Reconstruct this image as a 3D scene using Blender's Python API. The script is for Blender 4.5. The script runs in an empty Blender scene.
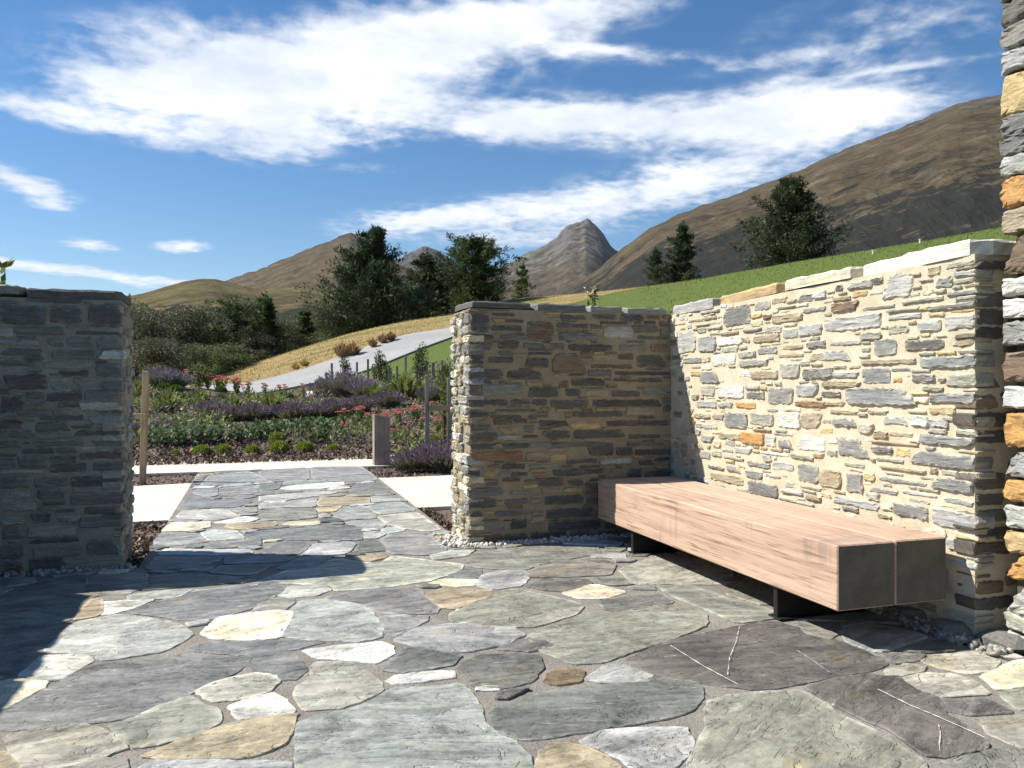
import bpy, math, random
import numpy as np
from mathutils import Vector, Matrix

random.seed(7)
rng = np.random.default_rng(7)
SC = bpy.context.scene
COL = SC.collection

# ------------------------------------------------------------------ camera, light, sky, exposure
H = 1.4                       # eye height
FPX = 800.0                   # focal length in pixels of the 1024 px wide picture
YAW = math.radians(17.8)      # the path runs 17.8 degrees left of the view axis
FW = np.array([math.sin(YAW), math.cos(YAW), 0.0])
RT = np.array([math.cos(YAW), -math.sin(YAW), 0.0])
UP = np.array([0.0, 0.0, 1.0])
CAMP = np.array([0.0, 0.0, H])

cam_d = bpy.data.cameras.new('camera')
cam = bpy.data.objects.new('camera', cam_d)
COL.objects.link(cam)
cam.location = CAMP
cam.rotation_euler = (math.radians(90), 0, -YAW)
cam_d.sensor_width = 36.0
cam_d.lens = 36.0 * FPX / 1024.0
cam_d.clip_start = 0.05
cam_d.clip_end = 40000
SC.camera = cam

SUN_TO = np.array([-1.93, 0.90, 2.27]); SUN_TO = SUN_TO / np.linalg.norm(SUN_TO)
SUN_EL = math.asin(SUN_TO[2])
SUN_AZ = math.atan2(SUN_TO[0], SUN_TO[1])        # from +Y towards +X
sun_d = bpy.data.lights.new('sun', 'SUN')
sun_d.energy = 5.0
sun_d.angle = math.radians(0.5)
sun_d.color = (1.0, 0.95, 0.86)
sun = bpy.data.objects.new('sun', sun_d)
COL.objects.link(sun)
sun.rotation_euler = Vector(SUN_TO).to_track_quat('Z', 'Y').to_euler()
sun.location = (-20, 10, 30)

SC.view_settings.view_transform = 'Standard'
SC.view_settings.look = 'None'
SC.view_settings.exposure = 0.76
SC.view_settings.gamma = 1.0
SC.view_settings.use_curve_mapping = False


class NT:
    """small helper to wire shader nodes"""
    def __init__(self, tree):
        self.t = tree; tree.nodes.clear()
    def n(self, typ, **kw):
        nd = self.t.nodes.new(typ)
        for k, v in kw.items():
            setattr(nd, k, v)
        return nd
    def put(self, sock, val):
        if val is None: return
        if isinstance(val, bpy.types.NodeSocket): self.t.links.new(val, sock)
        elif isinstance(val, (tuple, list)):
            if len(val) == 3 and len(sock.default_value) == 4: val = (*val, 1)
            sock.default_value = val
        else: sock.default_value = val
    def m(self, op, a, b=None, c=None, clamp=False):
        nd = self.n('ShaderNodeMath', operation=op, use_clamp=clamp)
        self.put(nd.inputs[0], a); self.put(nd.inputs[1], b); self.put(nd.inputs[2], c)
        return nd.outputs[0]
    def vm(self, op, a, b=None):
        nd = self.n('ShaderNodeVectorMath', operation=op)
        self.put(nd.inputs[0], a); self.put(nd.inputs[1], b)
        return nd.outputs[1] if op in ('DOT_PRODUCT', 'LENGTH') else nd.outputs[0]
    def mix(self, f, a, b, blend='MIX'):
        nd = self.n('ShaderNodeMix', data_type='RGBA', blend_type=blend)
        self.put(nd.inputs[0], f); self.put(nd.inputs[6], a); self.put(nd.inputs[7], b)
        return nd.outputs[2]
    def noise(self, vec, scale=5, detail=4, rough=0.55, dist=0.0):
        nd = self.n('ShaderNodeTexNoise')
        self.put(nd.inputs['Vector'], vec); self.put(nd.inputs['Scale'], scale)
        self.put(nd.inputs['Detail'], detail); self.put(nd.inputs['Roughness'], rough)
        self.put(nd.inputs['Distortion'], dist)
        return nd.outputs[0]
    def ss(self, x, a, b, lo=0.0, hi=1.0):
        nd = self.n('ShaderNodeMapRange', interpolation_type='SMOOTHSTEP')
        self.put(nd.inputs[0], x); self.put(nd.inputs[1], a); self.put(nd.inputs[2], b)
        self.put(nd.inputs[3], lo); self.put(nd.inputs[4], hi)
        return nd.outputs[0]
    def attr(self, name):
        return self.n('ShaderNodeAttribute', attribute_name=name)
    def bump(self, h, strength=0.5, dist=0.01, normal=None):
        nd = self.n('ShaderNodeBump')
        nd.inputs['Strength'].default_value = strength
        nd.inputs['Distance'].default_value = dist
        self.put(nd.inputs['Height'], h); self.put(nd.inputs['Normal'], normal)
        return nd.outputs[0]


# -------- world: Nishita sky with cloud banks placed by azimuth and elevation
world = bpy.data.worlds.new('World')
SC.world = world
world.use_nodes = True
w = NT(world.node_tree)
sky = w.n('ShaderNodeTexSky', sky_type='NISHITA')
sky.sun_disc = False
sky.sun_elevation = SUN_EL
sky.sun_rotation = SUN_AZ
sky.altitude = 400
sky.air_density = 1.0
sky.dust_density = 0.25
sky.ozone_density = 2.5
geo = w.n('ShaderNodeTexCoord')
dirv = w.vm('NORMALIZE', geo.outputs['Generated'])
sx = w.n('ShaderNodeSeparateXYZ'); w.put(sx.inputs[0], dirv)
rx = w.vm('DOT_PRODUCT', dirv, tuple(RT)); fx = w.vm('DOT_PRODUCT', dirv, tuple(FW))
az = w.m('ARCTAN2', rx, fx)
el = w.m('ARCSINE', sx.outputs[2])
# plane of the cloud deck: gives streaks that flatten towards the horizon
inv = w.m('DIVIDE', 1.0, w.m('ADD', w.m('MAXIMUM', sx.outputs[2], 0.0), 0.10))
cv = w.n('ShaderNodeCombineXYZ')
w.put(cv.inputs[0], w.m('MULTIPLY', sx.outputs[0], inv)); w.put(cv.inputs[1], w.m('MULTIPLY', sx.outputs[1], inv))
deck = cv.outputs[0]
ce = w.n('ShaderNodeCombineXYZ'); w.put(ce.inputs[0], az); w.put(ce.inputs[1], w.m('MULTIPLY', el, 2.6)); w.put(ce.inputs[2], 1.7)
aev = ce.outputs[0]
wa = w.noise(aev, 3.0, 4, 0.6); wb = w.noise(w.vm('ADD', aev, (5.2, 1.3, 4.0)), 3.0, 4, 0.6)
azw = w.m('ADD', az, w.m('MULTIPLY', w.m('SUBTRACT', wa, 0.5), 0.11))
elw = w.m('ADD', el, w.m('MULTIPLY', w.m('SUBTRACT', wb, 0.5), 0.045))
def px_az_el(u, v):
    a = math.atan((u - 512) / FPX)
    return a, math.atan((384 - v) / FPX * math.cos(a))
# (u, v, half width px, half height px, tilt deg, strength)
CLOUDS = [
    (330, 62, 190, 36, 5, 1.35), (210, 108, 110, 30, 0, .95), (530, 20, 130, 20, 8, 1.0), (60, 112, 80, 12, -2, .7),
    (235, 148, 70, 12, -4, .6), (95, 78, 50, 12, -6, .6), (480, 132, 80, 12, 0, .42), (410, 104, 50, 14, 10, .3), (330, 140, 60, 12, 0, .35),
    (30, 182, 50, 10, -14, 1.0), (62, 206, 22, 7, -20, .8), (185, 248, 28, 6, 0, .95), (84, 243, 28, 6, -4, .85),
    (60, 272, 120, 6, -5, 1.0), (170, 281, 60, 3, -3, .6), (370, 172, 50, 6, 2, .35),
    (620, 126, 190, 20, -2, .95), (560, 120, 90, 12, -2, .5), (790, 120, 80, 20, -3, .9), (600, 200, 160, 20, 7, .66), (700, 172, 80, 16, 8, .62), (500, 212, 130, 18, 8, .5),
    (430, 220, 55, 8, 14, .6), (540, 235, 80, 8, 6, .5), (610, 52, 50, 6, -3, .75), (675, 62, 50, 6, -4, .5), (770, 66, 70, 6, 2, .40),
    (900, 73, 90, 3, -1, .5), (860, 45, 110, 34, 25, .40), (870, 108, 90, 24, 0, .40), (960, 25, 70, 34, 0, .34), (760, 35, 70, 20, 20, .25), (700, 230, 50, 12, 12, .4),
    (-220, 140, 120, 25, 5, .8), (1350, 130, 160, 30, 5, .8), (-480, 60, 160, 40, 0, .8),
]
dens = None
for (u, v, hw, hh, tilt, s) in CLOUDS:
    a0, e0 = px_az_el(u, v)
    ca = math.cos(a0)
    sa, se = hw / FPX * ca * ca, hh / FPX * ca
    t = math.radians(tilt)
    da = w.m('SUBTRACT', azw, a0); de = w.m('SUBTRACT', elw, e0)
    p = w.m('MULTIPLY_ADD', da, math.cos(t) / sa, w.m('MULTIPLY', de, math.sin(t) / sa))
    q = w.m('MULTIPLY_ADD', de, math.cos(t) / se, w.m('MULTIPLY', da, -math.sin(t) / se))
    r2 = w.m('MULTIPLY_ADD', p, p, w.m('MULTIPLY', q, q))
    g = w.m('MULTIPLY', w.m('POWER', 2.718, w.m('MULTIPLY', r2, -0.8)), s)
    dens = g if dens is None else w.m('ADD', dens, g)
fine = w.noise(deck, 3.2, 9, 0.62, 0.6)
puff = w.noise(w.vm('MULTIPLY', deck, (1, 1, 1)), 16.0, 4, 0.5)
tex = w.m('ADD', w.m('MULTIPLY', w.m('SUBTRACT', fine, 0.5), 1.5), w.m('MULTIPLY', w.m('SUBTRACT', puff, 0.5), 1.05))
near0 = w.ss(dens, 0.05, 0.5)
cl = w.m('ADD', dens, w.m('MULTIPLY', tex, near0))
cover = w.ss(cl, 0.16, 1.20)
bright = w.ss(w.noise(w.vm('ADD', aev, (3.1, 7.7, 0)), 7.0, 5, 0.6), 0.25, 0.75)
ccol = w.mix(bright, (5.9, 6.6, 7.8, 1), (9.6, 9.7, 9.8, 1))
hs = w.n('ShaderNodeHueSaturation')
hs.inputs['Saturation'].default_value = 1.32
hs.inputs['Value'].default_value = 1.0
w.put(hs.inputs['Color'], sky.outputs[0])
skyc = hs.outputs[0]
bg = w.n('ShaderNodeBackground')
w.put(bg.inputs[0], w.mix(cover, skyc, ccol))
bg.inputs[1].default_value = 0.074
w.put(w.n('ShaderNodeOutputWorld').inputs[0], bg.outputs[0])
world.cycles.sampling_method = 'MANUAL'
world.cycles.sample_map_resolution = 512

# ------------------------------------------------------------------ helpers
def ray(u, v): return FW + (u - 512) / FPX * RT + (384 - v) / FPX * UP
def pt(u, v, d): return CAMP + d * ray(u, v)
def ground(u, v, z=0.0):
    d = (H - z) / ((v - 384) / FPX)
    return pt(u, v, d)
def on_x(u, v, x): r = ray(u, v); return CAMP + r * (x / r[0])
def on_y(u, v, y): r = ray(u, v); return CAMP + r * (y / r[1])

def hash2(ix, iy, seed):
    n = (ix.astype(np.int64) * 374761393 + iy.astype(np.int64) * 668265263 + seed * 1442695041) & 0x7fffffff
    n = (n ^ (n >> 13)) * 1274126177 & 0x7fffffff
    n = n ^ (n >> 16)
    return (n & 0xffff) / 65535.0
def vnoise(x, y, seed=0):
    x = np.asarray(x, float); y = np.asarray(y, float)
    x0 = np.floor(x); y0 = np.floor(y); fx = x - x0; fy = y - y0
    fx = fx * fx * (3 - 2 * fx); fy = fy * fy * (3 - 2 * fy)
    a = hash2(x0, y0, seed); b = hash2(x0 + 1, y0, seed); c = hash2(x0, y0 + 1, seed); d = hash2(x0 + 1, y0 + 1, seed)
    return (a * (1 - fx) + b * fx) * (1 - fy) + (c * (1 - fx) + d * fx) * fy
def fbm(x, y, oct=4, seed=0, gain=0.5):
    s = 0; amp = 1; tot = 0
    for i in range(oct):
        s = s + amp * vnoise(np.asarray(x) * 2 ** i, np.asarray(y) * 2 ** i, seed + i * 17); tot += amp; amp *= gain
    return s / tot
def ridged(x, y, oct=4, seed=0):
    s = 0; amp = 1; tot = 0
    for i in range(oct):
        s = s + amp * (1 - np.abs(2 * vnoise(np.asarray(x) * 2 ** i, np.asarray(y) * 2 ** i, seed + i * 31) - 1)); tot += amp; amp *= 0.5
    return s / tot


class MB:
    """collects geometry with per-vertex colour and texture coordinate, links it as ONE mesh object"""
    def __init__(self):
        self.v = []; self.f = []; self.c = []; self.uv = []; self.mi = []; self.nv = 0
    def add(self, verts, faces, col=(1, 1, 1), uv=None, mi=0):
        verts = np.asarray(verts, float).reshape(-1, 3); n = len(verts)
        self.v.append(verts)
        col = np.asarray(col, float)
        if col.ndim == 1: col = np.tile(col[:3], (n, 1))
        self.c.append(col[:, :3])
        self.uv.append(verts if uv is None else np.asarray(uv, float))
        o = self.nv
        self.f.extend([tuple(int(i) + o for i in f) for f in faces])
        self.mi.extend([mi] * len(faces))
        self.nv += n
    def box(self, lo, hi, col=(1, 1, 1), bev=0.0, mi=0, rot=None, org=(0, 0, 0)):
        lo = np.array(lo, float); hi = np.array(hi, float)
        b = min(bev, *(0.45 * (hi - lo))) if bev > 0 else 0
        if b <= 0:
            V = np.array([[(lo, hi)[(i >> k) & 1][k] for k in range(3)] for i in range(8)])
            F = [(0, 2, 3, 1), (4, 5, 7, 6), (0, 1, 5, 4), (2, 6, 7, 3), (0, 4, 6, 2), (1, 3, 7, 5)]
        else:
            V = []; idx = {}
            for s in range(8):
                sg = [(-1, 1)[(s >> k) & 1] for k in range(3)]
                for ax in range(3):
                    p = [0, 0, 0]
                    for k in range(3):
                        e = hi[k] if sg[k] > 0 else lo[k]
                        p[k] = e if k == ax else e - sg[k] * b
                    idx[(s, ax)] = len(V); V.append(p)
            F = []
            for ax in range(3):
                o1, o2 = (ax + 1) % 3, (ax + 2) % 3
                for sd in (0, 1):
                    q = []
                    for (a, c) in ((0, 0), (1, 0), (1, 1), (0, 1)):
                        q.append(idx[((sd << ax) | (a << o1) | (c << o2), ax)])
                    F.append(q if sd else q[::-1])
            for ax in range(3):
                o1, o2 = (ax + 1) % 3, (ax + 2) % 3
                for a in (0, 1):
                    for c in (0, 1):
                        s0 = (a << o1) | (c << o2); s1 = s0 | (1 << ax)
                        q = [idx[(s0, o1)], idx[(s1, o1)], idx[(s1, o2)], idx[(s0, o2)]]
                        F.append(q if a ^ c else q[::-1])
            for s in range(8):
                q = [idx[(s, 0)], idx[(s, 1)], idx[(s, 2)]]
                F.append(q if bin(s).count('1') % 2 else q[::-1])
            V = np.array(V)
        uvl = V.copy()
        if rot is not None: V = V @ np.asarray(rot).T
        V = V + np.asarray(org)
        self.add(V, F, col, uvl, mi)
    def tube(self, pts, rad, n=6, col=(1, 1, 1), mi=0):
        pts = np.asarray(pts, float); rad = np.broadcast_to(rad, (len(pts),))
        V = []
        for i, p in enumerate(pts):
            t = pts[min(i + 1, len(pts) - 1)] - pts[max(i - 1, 0)]
            t = t / (np.linalg.norm(t) + 1e-9)
            a = np.cross(t, [0.31, 0.95, 0.1]); a /= np.linalg.norm(a) + 1e-9
            b = np.cross(t, a)
            for k in range(n):
                an = 2 * math.pi * k / n
                V.append(p + rad[i] * (math.cos(an) * a + math.sin(an) * b))
        F = []
        for i in range(len(pts) - 1):
            for k in range(n):
                k2 = (k + 1) % n
                F.append((i * n + k, i * n + k2, (i + 1) * n + k2, (i + 1) * n + k))
        F.append(tuple(range(n))[::-1]); F.append(tuple((len(pts) - 1) * n + k for k in range(n)))
        self.add(V, F, col, None, mi)
    def build(self, name, mats, parent=None, smooth=False, loc=None):
        V = np.concatenate(self.v) if self.v else np.zeros((0, 3))
        if loc is not None: V = V - np.asarray(loc)
        me = bpy.data.meshes.new(name)
        me.from_pydata(V.tolist(), [], self.f)
        ca = me.attributes.new('Col', 'FLOAT_COLOR', 'POINT')
        C = np.ones((len(V), 4), np.float32); C[:, :3] = np.concatenate(self.c)
        ca.data.foreach_set('color', C.ravel())
        ua = me.attributes.new('suv', 'FLOAT_VECTOR', 'POINT')
        ua.data.foreach_set('vector', np.concatenate(self.uv).astype(np.float32).ravel())
        mats = mats if isinstance(mats, (list, tuple)) else [mats]
        for m_ in mats: me.materials.append(m_)
        if len(mats) > 1: me.polygons.foreach_set('material_index', np.array(self.mi, np.int32))
        if smooth: me.polygons.foreach_set('use_smooth', np.ones(len(me.polygons), bool))
        me.update()
        o = bpy.data.objects.new(name, me)
        COL.objects.link(o)
        if loc is not None: o.location = loc
        if parent is not None: o.parent = parent
        return o

def grid_faces(nr, nc):
    i, j = np.meshgrid(np.arange(nr - 1), np.arange(nc - 1), indexing='ij')
    a = (i * nc + j).ravel()
    return np.stack([a, a + 1, a + nc + 1, a + nc], 1)

def tag(o, label=None, cat=None, group=None, kind=None):
    if label: o['label'] = label
    if cat: o['category'] = cat
    if group: o['group'] = group
    if kind: o['kind'] = kind
    return o
def empty(name, loc, rz=0.0):
    o = bpy.data.objects.new(name, None); COL.objects.link(o)
    o.location = loc; o.rotation_euler = (0, 0, rz); o.empty_display_size = 0.2
    return o
def copy_tree(o, parent=None):
    c = o.copy(); COL.objects.link(c)
    if parent is not None: c.parent = parent
    for ch in o.children: copy_tree(ch, c)
    return c

# ------------------------------------------------------------------ materials
MATS = {}
def mat(name):
    m_ = bpy.data.materials.new(name); m_.use_nodes = True
    t = NT(m_.node_tree)
    b = t.n('ShaderNodeBsdfPrincipled'); o = t.n('ShaderNodeOutputMaterial')
    t.put(o.inputs[0], b.outputs[0])
    MATS[name] = m_
    return m_, t, b
def scaled(t, vec, s): return t.vm('MULTIPLY', vec, s)

def stone_mat(name, stretch, fine, bumpd, rough=0.62, tanmix=0.35, streak=0.55, k2=.75, k3=.7, palef=.4, big=.2, cleft=.15):
    m_, t, b = mat(name)
    col = t.attr('Col').outputs['Color']; uv = t.attr('suv').outputs['Vector']
    s1 = t.noise(scaled(t, uv, stretch), 1.0, 6, 0.65, 0.8)
    s2 = t.noise(scaled(t, uv, (fine, fine, 31.0)), 1.0, 6, 0.7, 0.3)
    s3 = t.noise(scaled(t, uv, (fine * .12, fine * .12, 17.0)), 1.0, 4, 0.6, 1.2)
    k = t.m('ADD', t.m('MULTIPLY', t.m('SUBTRACT', s1, 0.5), 2 * streak), t.m('MULTIPLY', t.m('SUBTRACT', s2, 0.5), k2))
    k = t.m('ADD', k, t.m('MULTIPLY', t.m('SUBTRACT', s3, 0.5), k3))
    k = t.m('MAXIMUM', t.m('ADD', k, 1.0), 0.35)
    base = t.mix(1.0, col, t.vm('MULTIPLY', (1, 1, 1), None) if False else (1, 1, 1, 1), 'MULTIPLY')
    cmb = t.n('ShaderNodeCombineColor'); t.put(cmb.inputs[0], k); t.put(cmb.inputs[1], k); t.put(cmb.inputs[2], k)
    base = t.mix(1.0, col, cmb.outputs[0], 'MULTIPLY')
    patch = t.ss(t.noise(scaled(t, uv, (fine * big, fine * big * 1.3, 9.0)), 1.0, 5, 0.65, 1.0), 0.56, 0.74)
    tan = t.mix(1.0, (1.28, 1.08, 0.72, 1), base, 'MULTIPLY')
    base = t.mix(t.m('MULTIPLY', patch, tanmix), base, tan)
    pale = t.ss(t.noise(scaled(t, uv, (fine * big * 1.6, fine * big * 4, 5.0)), 1.0, 5, 0.75, 0.5), 0.60, 0.74)
    base = t.mix(t.m('MULTIPLY', pale, palef), base, (0.52, 0.52, 0.49, 1))
    t.put(b.inputs['Base Color'], base)
    t.put(b.inputs['Roughness'], t.ss(s2, 0.3, 0.7, rough - 0.1, rough + 0.16))
    b.inputs['Specular IOR Level'].default_value = 0.35
    cl = t.noise(scaled(t, uv, (stretch[0] * .8, stretch[1] * .55, 41.0)), 1.0, 5, 0.62, 1.0)
    step = t.m('ADD', t.ss(cl, 0.47, 0.485), t.ss(cl, 0.585, 0.60))
    base = t.mix(t.m('MULTIPLY', step, cleft), base, t.mix(1.0, base, (0.62, 0.64, 0.66, 1), 'MULTIPLY'))
    t.put(b.inputs['Base Color'], base)
    hgt = t.m('ADD', t.m('MULTIPLY', s1, 0.7), t.m('MULTIPLY', s2, 0.4))
    hgt = t.m('ADD', hgt, t.m('MULTIPLY', step, cleft * 1.2))
    t.put(b.inputs['Normal'], t.bump(hgt, 0.85, bumpd))
    return m_
M_PAVER = stone_mat('flagstone_slate', (2.6, 11.0, 23.0), 26.0, 0.014, 0.60, 0.8, 0.75, 1.35, 1.6, .8, .12, .42)
M_WSTONE = stone_mat('wall_schist', (5.0, 42.0, 23.0), 45.0, 0.014, 0.72, 0.35, 0.6)
M_QUOIN = stone_mat('quoin_schist', (7.0, 38.0, 23.0), 42.0, 0.02, 0.7, 0.5, 0.5)

def simple_noise_mat(name, c1, c2, scale, bumpd, rough=0.9, c3=None, fine=90.0, strength=0.7):
    m_, t, b = mat(name)
    g = t.n('ShaderNodeNewGeometry').outputs['Position']
    n1 = t.noise(g, scale, 5, 0.6, 0.5); n2 = t.noise(g, fine, 4, 0.7)
    c = t.mix(t.ss(n1, 0.3, 0.7), c1, c2)
    if c3 is not None: c = t.mix(t.ss(n2, 0.5, 0.68), c, c3)
    t.put(b.inputs['Base Color'], c); b.inputs['Roughness'].default_value = rough
    b.inputs['Specular IOR Level'].default_value = 0.2
    t.put(b.inputs['Normal'], t.bump(t.m('ADD', t.m('MULTIPLY', n1, 0.8), n2), strength, bumpd))
    return m_
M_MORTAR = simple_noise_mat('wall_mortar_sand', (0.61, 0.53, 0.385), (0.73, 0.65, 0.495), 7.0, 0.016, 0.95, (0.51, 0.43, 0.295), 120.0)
M_MORTAR_SHADE = simple_noise_mat('wall_mortar_shaded', (0.30, 0.250, 0.168), (0.38, 0.325, 0.225), 7.0, 0.014, 0.95, (0.255, 0.21, 0.14), 120.0)  # same sand mortar with shade put into its colour, for faces away from the sun
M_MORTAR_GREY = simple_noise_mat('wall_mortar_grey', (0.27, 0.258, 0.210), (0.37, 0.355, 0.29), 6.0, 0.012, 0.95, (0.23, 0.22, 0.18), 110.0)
M_MORTAR_DARK = simple_noise_mat('wall_joint_deep', (0.10, 0.085, 0.06), (0.16, 0.13, 0.09), 6.0, 0.012, 0.95)
M_JOINT = simple_noise_mat('paving_joint_mortar', (0.20, 0.183, 0.160), (0.30, 0.278, 0.245), 3.0, 0.016, 0.95, (0.145, 0.13, 0.112), 70.0)
M_CONC = simple_noise_mat('pale_concrete', (0.56, 0.525, 0.43), (0.65, 0.615, 0.52), 1.1, 0.003, 0.85, (0.52, 0.485, 0.395), 60.0, 0.4)
M_ROAD = simple_noise_mat('road_chipseal', (0.27, 0.27, 0.265), (0.34, 0.335, 0.325), 0.35, 0.01, 0.9, (0.24, 0.24, 0.24), 6.0)
M_KERB = simple_noise_mat('road_kerb', (0.32, 0.31, 0.3), (0.4, 0.39, 0.37), 1.0, 0.004, 0.9)
M_STEEL = simple_noise_mat('dark_steel', (0.012, 0.012, 0.012), (0.022, 0.02, 0.018), 9.0, 0.001, 0.5)

def attr_mat(name, rough=0.85, transl=0.0, bumpscale=None, bumpd=0.005, spec=0.25):
    m_, t, b = mat(name)
    col = t.attr('Col').outputs['Color']
    g = t.n('ShaderNodeNewGeometry').outputs['Position']
    if bumpscale:
        n = t.noise(g, bumpscale, 5, 0.65)
        k = t.ss(n, 0.25, 0.75, 0.7, 1.3)
        cmb = t.n('ShaderNodeCombineColor')
        for i in range(3): t.put(cmb.inputs[i], k)
        col = t.mix(1.0, col, cmb.outputs[0], 'MULTIPLY')
        t.put(b.inputs['Normal'], t.bump(n, 0.7, bumpd))
    t.put(b.inputs['Base Color'], col); b.inputs['Roughness'].default_value = rough
    b.inputs['Specular IOR Level'].default_value = spec
    if transl > 0:
        tr = t.n('ShaderNodeBsdfTranslucent'); t.put(tr.inputs[0], col)
        mx = t.n('ShaderNodeMixShader'); mx.inputs[0].default_value = transl
        t.put(mx.inputs[1], b.outputs[0]); t.put(mx.inputs[2], tr.outputs[0])
        out = [n_ for n_ in t.t.nodes if n_.type == 'OUTPUT_MATERIAL'][0]
        t.put(out.inputs[0], mx.outputs[0])
    return m_
M_LEAF = attr_mat('leaf', 0.6, 0.30)
M_PETAL = attr_mat('petal', 0.7, 0.25)
M_BARK = attr_mat('bark', 0.9, 0, 14.0, 0.02)
M_PEBBLE = attr_mat('pebble', 0.8, 0, 60.0, 0.004)
M_CHIP = attr_mat('bark_chip', 0.9, 0, 80.0, 0.003)
def mount_mat():
    m_, t, b = mat('mountain_ground')
    col = t.attr('Col').outputs['Color']
    g = t.n('ShaderNodeNewGeometry').outputs['Position']
    n1 = t.noise(g, 0.010, 8, 0.68, 0.4); n2 = t.noise(g, 0.045, 7, 0.72, 0.2); n3 = t.noise(scaled(t, g, (1, 1, .6)), 0.022, 8, 0.75)
    k = t.m('ADD', t.ss(n1, 0.32, 0.68, 0.65, 1.30), t.m('MULTIPLY', t.m('SUBTRACT', n2, 0.5), 1.0))
    cmb = t.n('ShaderNodeCombineColor')
    for i in range(3): t.put(cmb.inputs[i], k)
    c = t.mix(1.0, col, cmb.outputs[0], 'MULTIPLY')
    su = t.n('ShaderNodeSeparateXYZ'); t.put(su.inputs[0], t.attr('suv').outputs['Vector'])
    gu = t.noise(scaled(t, t.attr('suv').outputs['Vector'], (0, 12.0, 42.0)), 1.0, 8, 0.70, 0.8)
    gk = t.ss(gu, 0.34, 0.64, 0.84, 1.12)
    cm2 = t.n('ShaderNodeCombineColor')
    for i in range(3): t.put(cm2.inputs[i], gk)
    c = t.mix(1.0, c, cm2.outputs[0], 'MULTIPLY')
    lv = t.m('ADD', su.outputs[0], t.m('ADD', t.m('MULTIPLY', t.m('SUBTRACT', n2, 0.5), 0.9), t.m('MULTIPLY', t.m('SUBTRACT', n1, 0.5), 0.45)))
    c = t.mix(t.ss(lv, -0.035, 0.035, 0.88, 0.0), c, (0.020, 0.023, 0.021, 1))
    c = t.mix(t.m('MULTIPLY', t.ss(n3, 0.63, 0.70), 0.6), c, (0.15, 0.142, 0.13, 1))
    t.put(b.inputs['Base Color'], c); b.inputs['Roughness'].default_value = 0.95
    b.inputs['Specular IOR Level'].default_value = 0.1
    t.put(b.inputs['Normal'], t.bump(t.m('ADD', t.m('MULTIPLY', gu, 1.3), n2), 0.7, 14.0))
    return m_
M_MOUNT = mount_mat()

def timber_mat(name, c1, c2, c3, axis, greyspots=True):
    m_, t, b = mat(name)
    uv = t.attr('suv').outputs['Vector']
    st = {'y': (26.0, 0.9, 26.0), 'z': (30.0, 30.0, 1.5)}[axis]
    g1 = t.noise(scaled(t, uv, st), 1.0, 5, 0.6, 0.7)
    g2 = t.noise(scaled(t, uv, tuple(3.1 * k for k in st)), 1.0, 4, 0.6, 0.2)
    g3 = t.noise(scaled(t, uv, (1.6, 0.8, 1.6)), 1.0, 3, 0.5)
    c = t.mix(t.ss(g1, 0.3, 0.7), c1, c2)
    c = t.mix(t.m('MULTIPLY', t.ss(g2, 0.54, 0.66), 0.8), c, c3)
    c = t.mix(t.m('MULTIPLY', t.ss(g3, 0.35, 0.7), 0.35), c, (0.66, 0.50, 0.38, 1))
    if greyspots:
        fade = t.noise(scaled(t, uv, (1.0, 2.6, 2.2)), 1.0, 3, 0.5)
        drip = t.noise(scaled(t, uv, (1.0, 22.0, 1.2)), 1.0, 3, 0.6)
        c = t.mix(t.m('MULTIPLY', t.m('MULTIPLY', t.ss(fade, 0.53, 0.66), t.ss(drip, 0.40, 0.6)), 0.42), c, (0.20, 0.17, 0.14, 1))
    t.put(b.inputs['Base Color'], c); b.inputs['Roughness'].default_value = 0.72
    b.inputs['Specular IOR Level'].default_value = 0.25
    t.put(b.inputs['Normal'], t.bump(t.m('ADD', g1, t.m('MULTIPLY', g2, 0.5)), 0.6, 0.004))
    return m_
M_BENCH = timber_mat('bench_hardwood', (0.395, 0.255, 0.185), (0.535, 0.39, 0.29), (0.19, 0.105, 0.075), 'y')
def endgrain_mat():
    m_, t, b = mat('bench_end_grain')
    uv = t.attr('suv').outputs['Vector']
    sp = t.n('ShaderNodeSeparateXYZ'); t.put(sp.inputs[0], uv)
    wob = t.noise(uv, 3.0, 4, 0.6)
    dx = t.m('SUBTRACT', sp.outputs[0], 3.3); dz = t.m('SUBTRACT', sp.outputs[2], -0.25)
    r = t.m('SQRT', t.m('MULTIPLY_ADD', dx, dx, t.m('MULTIPLY', dz, dz)))
    ring = t.m('SINE', t.m('MULTIPLY_ADD', r, 420.0, t.m('MULTIPLY', wob, 30.0)))
    blot = t.noise(uv, 7.0, 5, 0.65)
    c = t.mix(t.ss(blot, 0.3, 0.7), (0.095, 0.085, 0.068, 1), (0.15, 0.132, 0.105, 1))
    c = t.mix(t.ss(ring, -0.5, 1.0, 0.0, 0.35), c, (0.06, 0.05, 0.04, 1))
    t.put(b.inputs['Base Color'], c); b.inputs['Roughness'].default_value = 0.85
    t.put(b.inputs['Normal'], t.bump(t.m('ADD', ring, blot), 0.3, 0.002))
    return m_
M_ENDGRAIN = endgrain_mat()
M_POST = timber_mat('weathered_post', (0.20, 0.15, 0.12), (0.30, 0.235, 0.19), (0.12, 0.09, 0.075), 'z', False)
M_STAKE = timber_mat('stake_pine', (0.30, 0.21, 0.115), (0.40, 0.29, 0.17), (0.20, 0.14, 0.08), 'z', False)
M_STAKE_GREY = timber_mat('stake_grey', (0.17, 0.16, 0.14), (0.25, 0.235, 0.20), (0.11, 0.10, 0.085), 'z', False)

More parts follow.
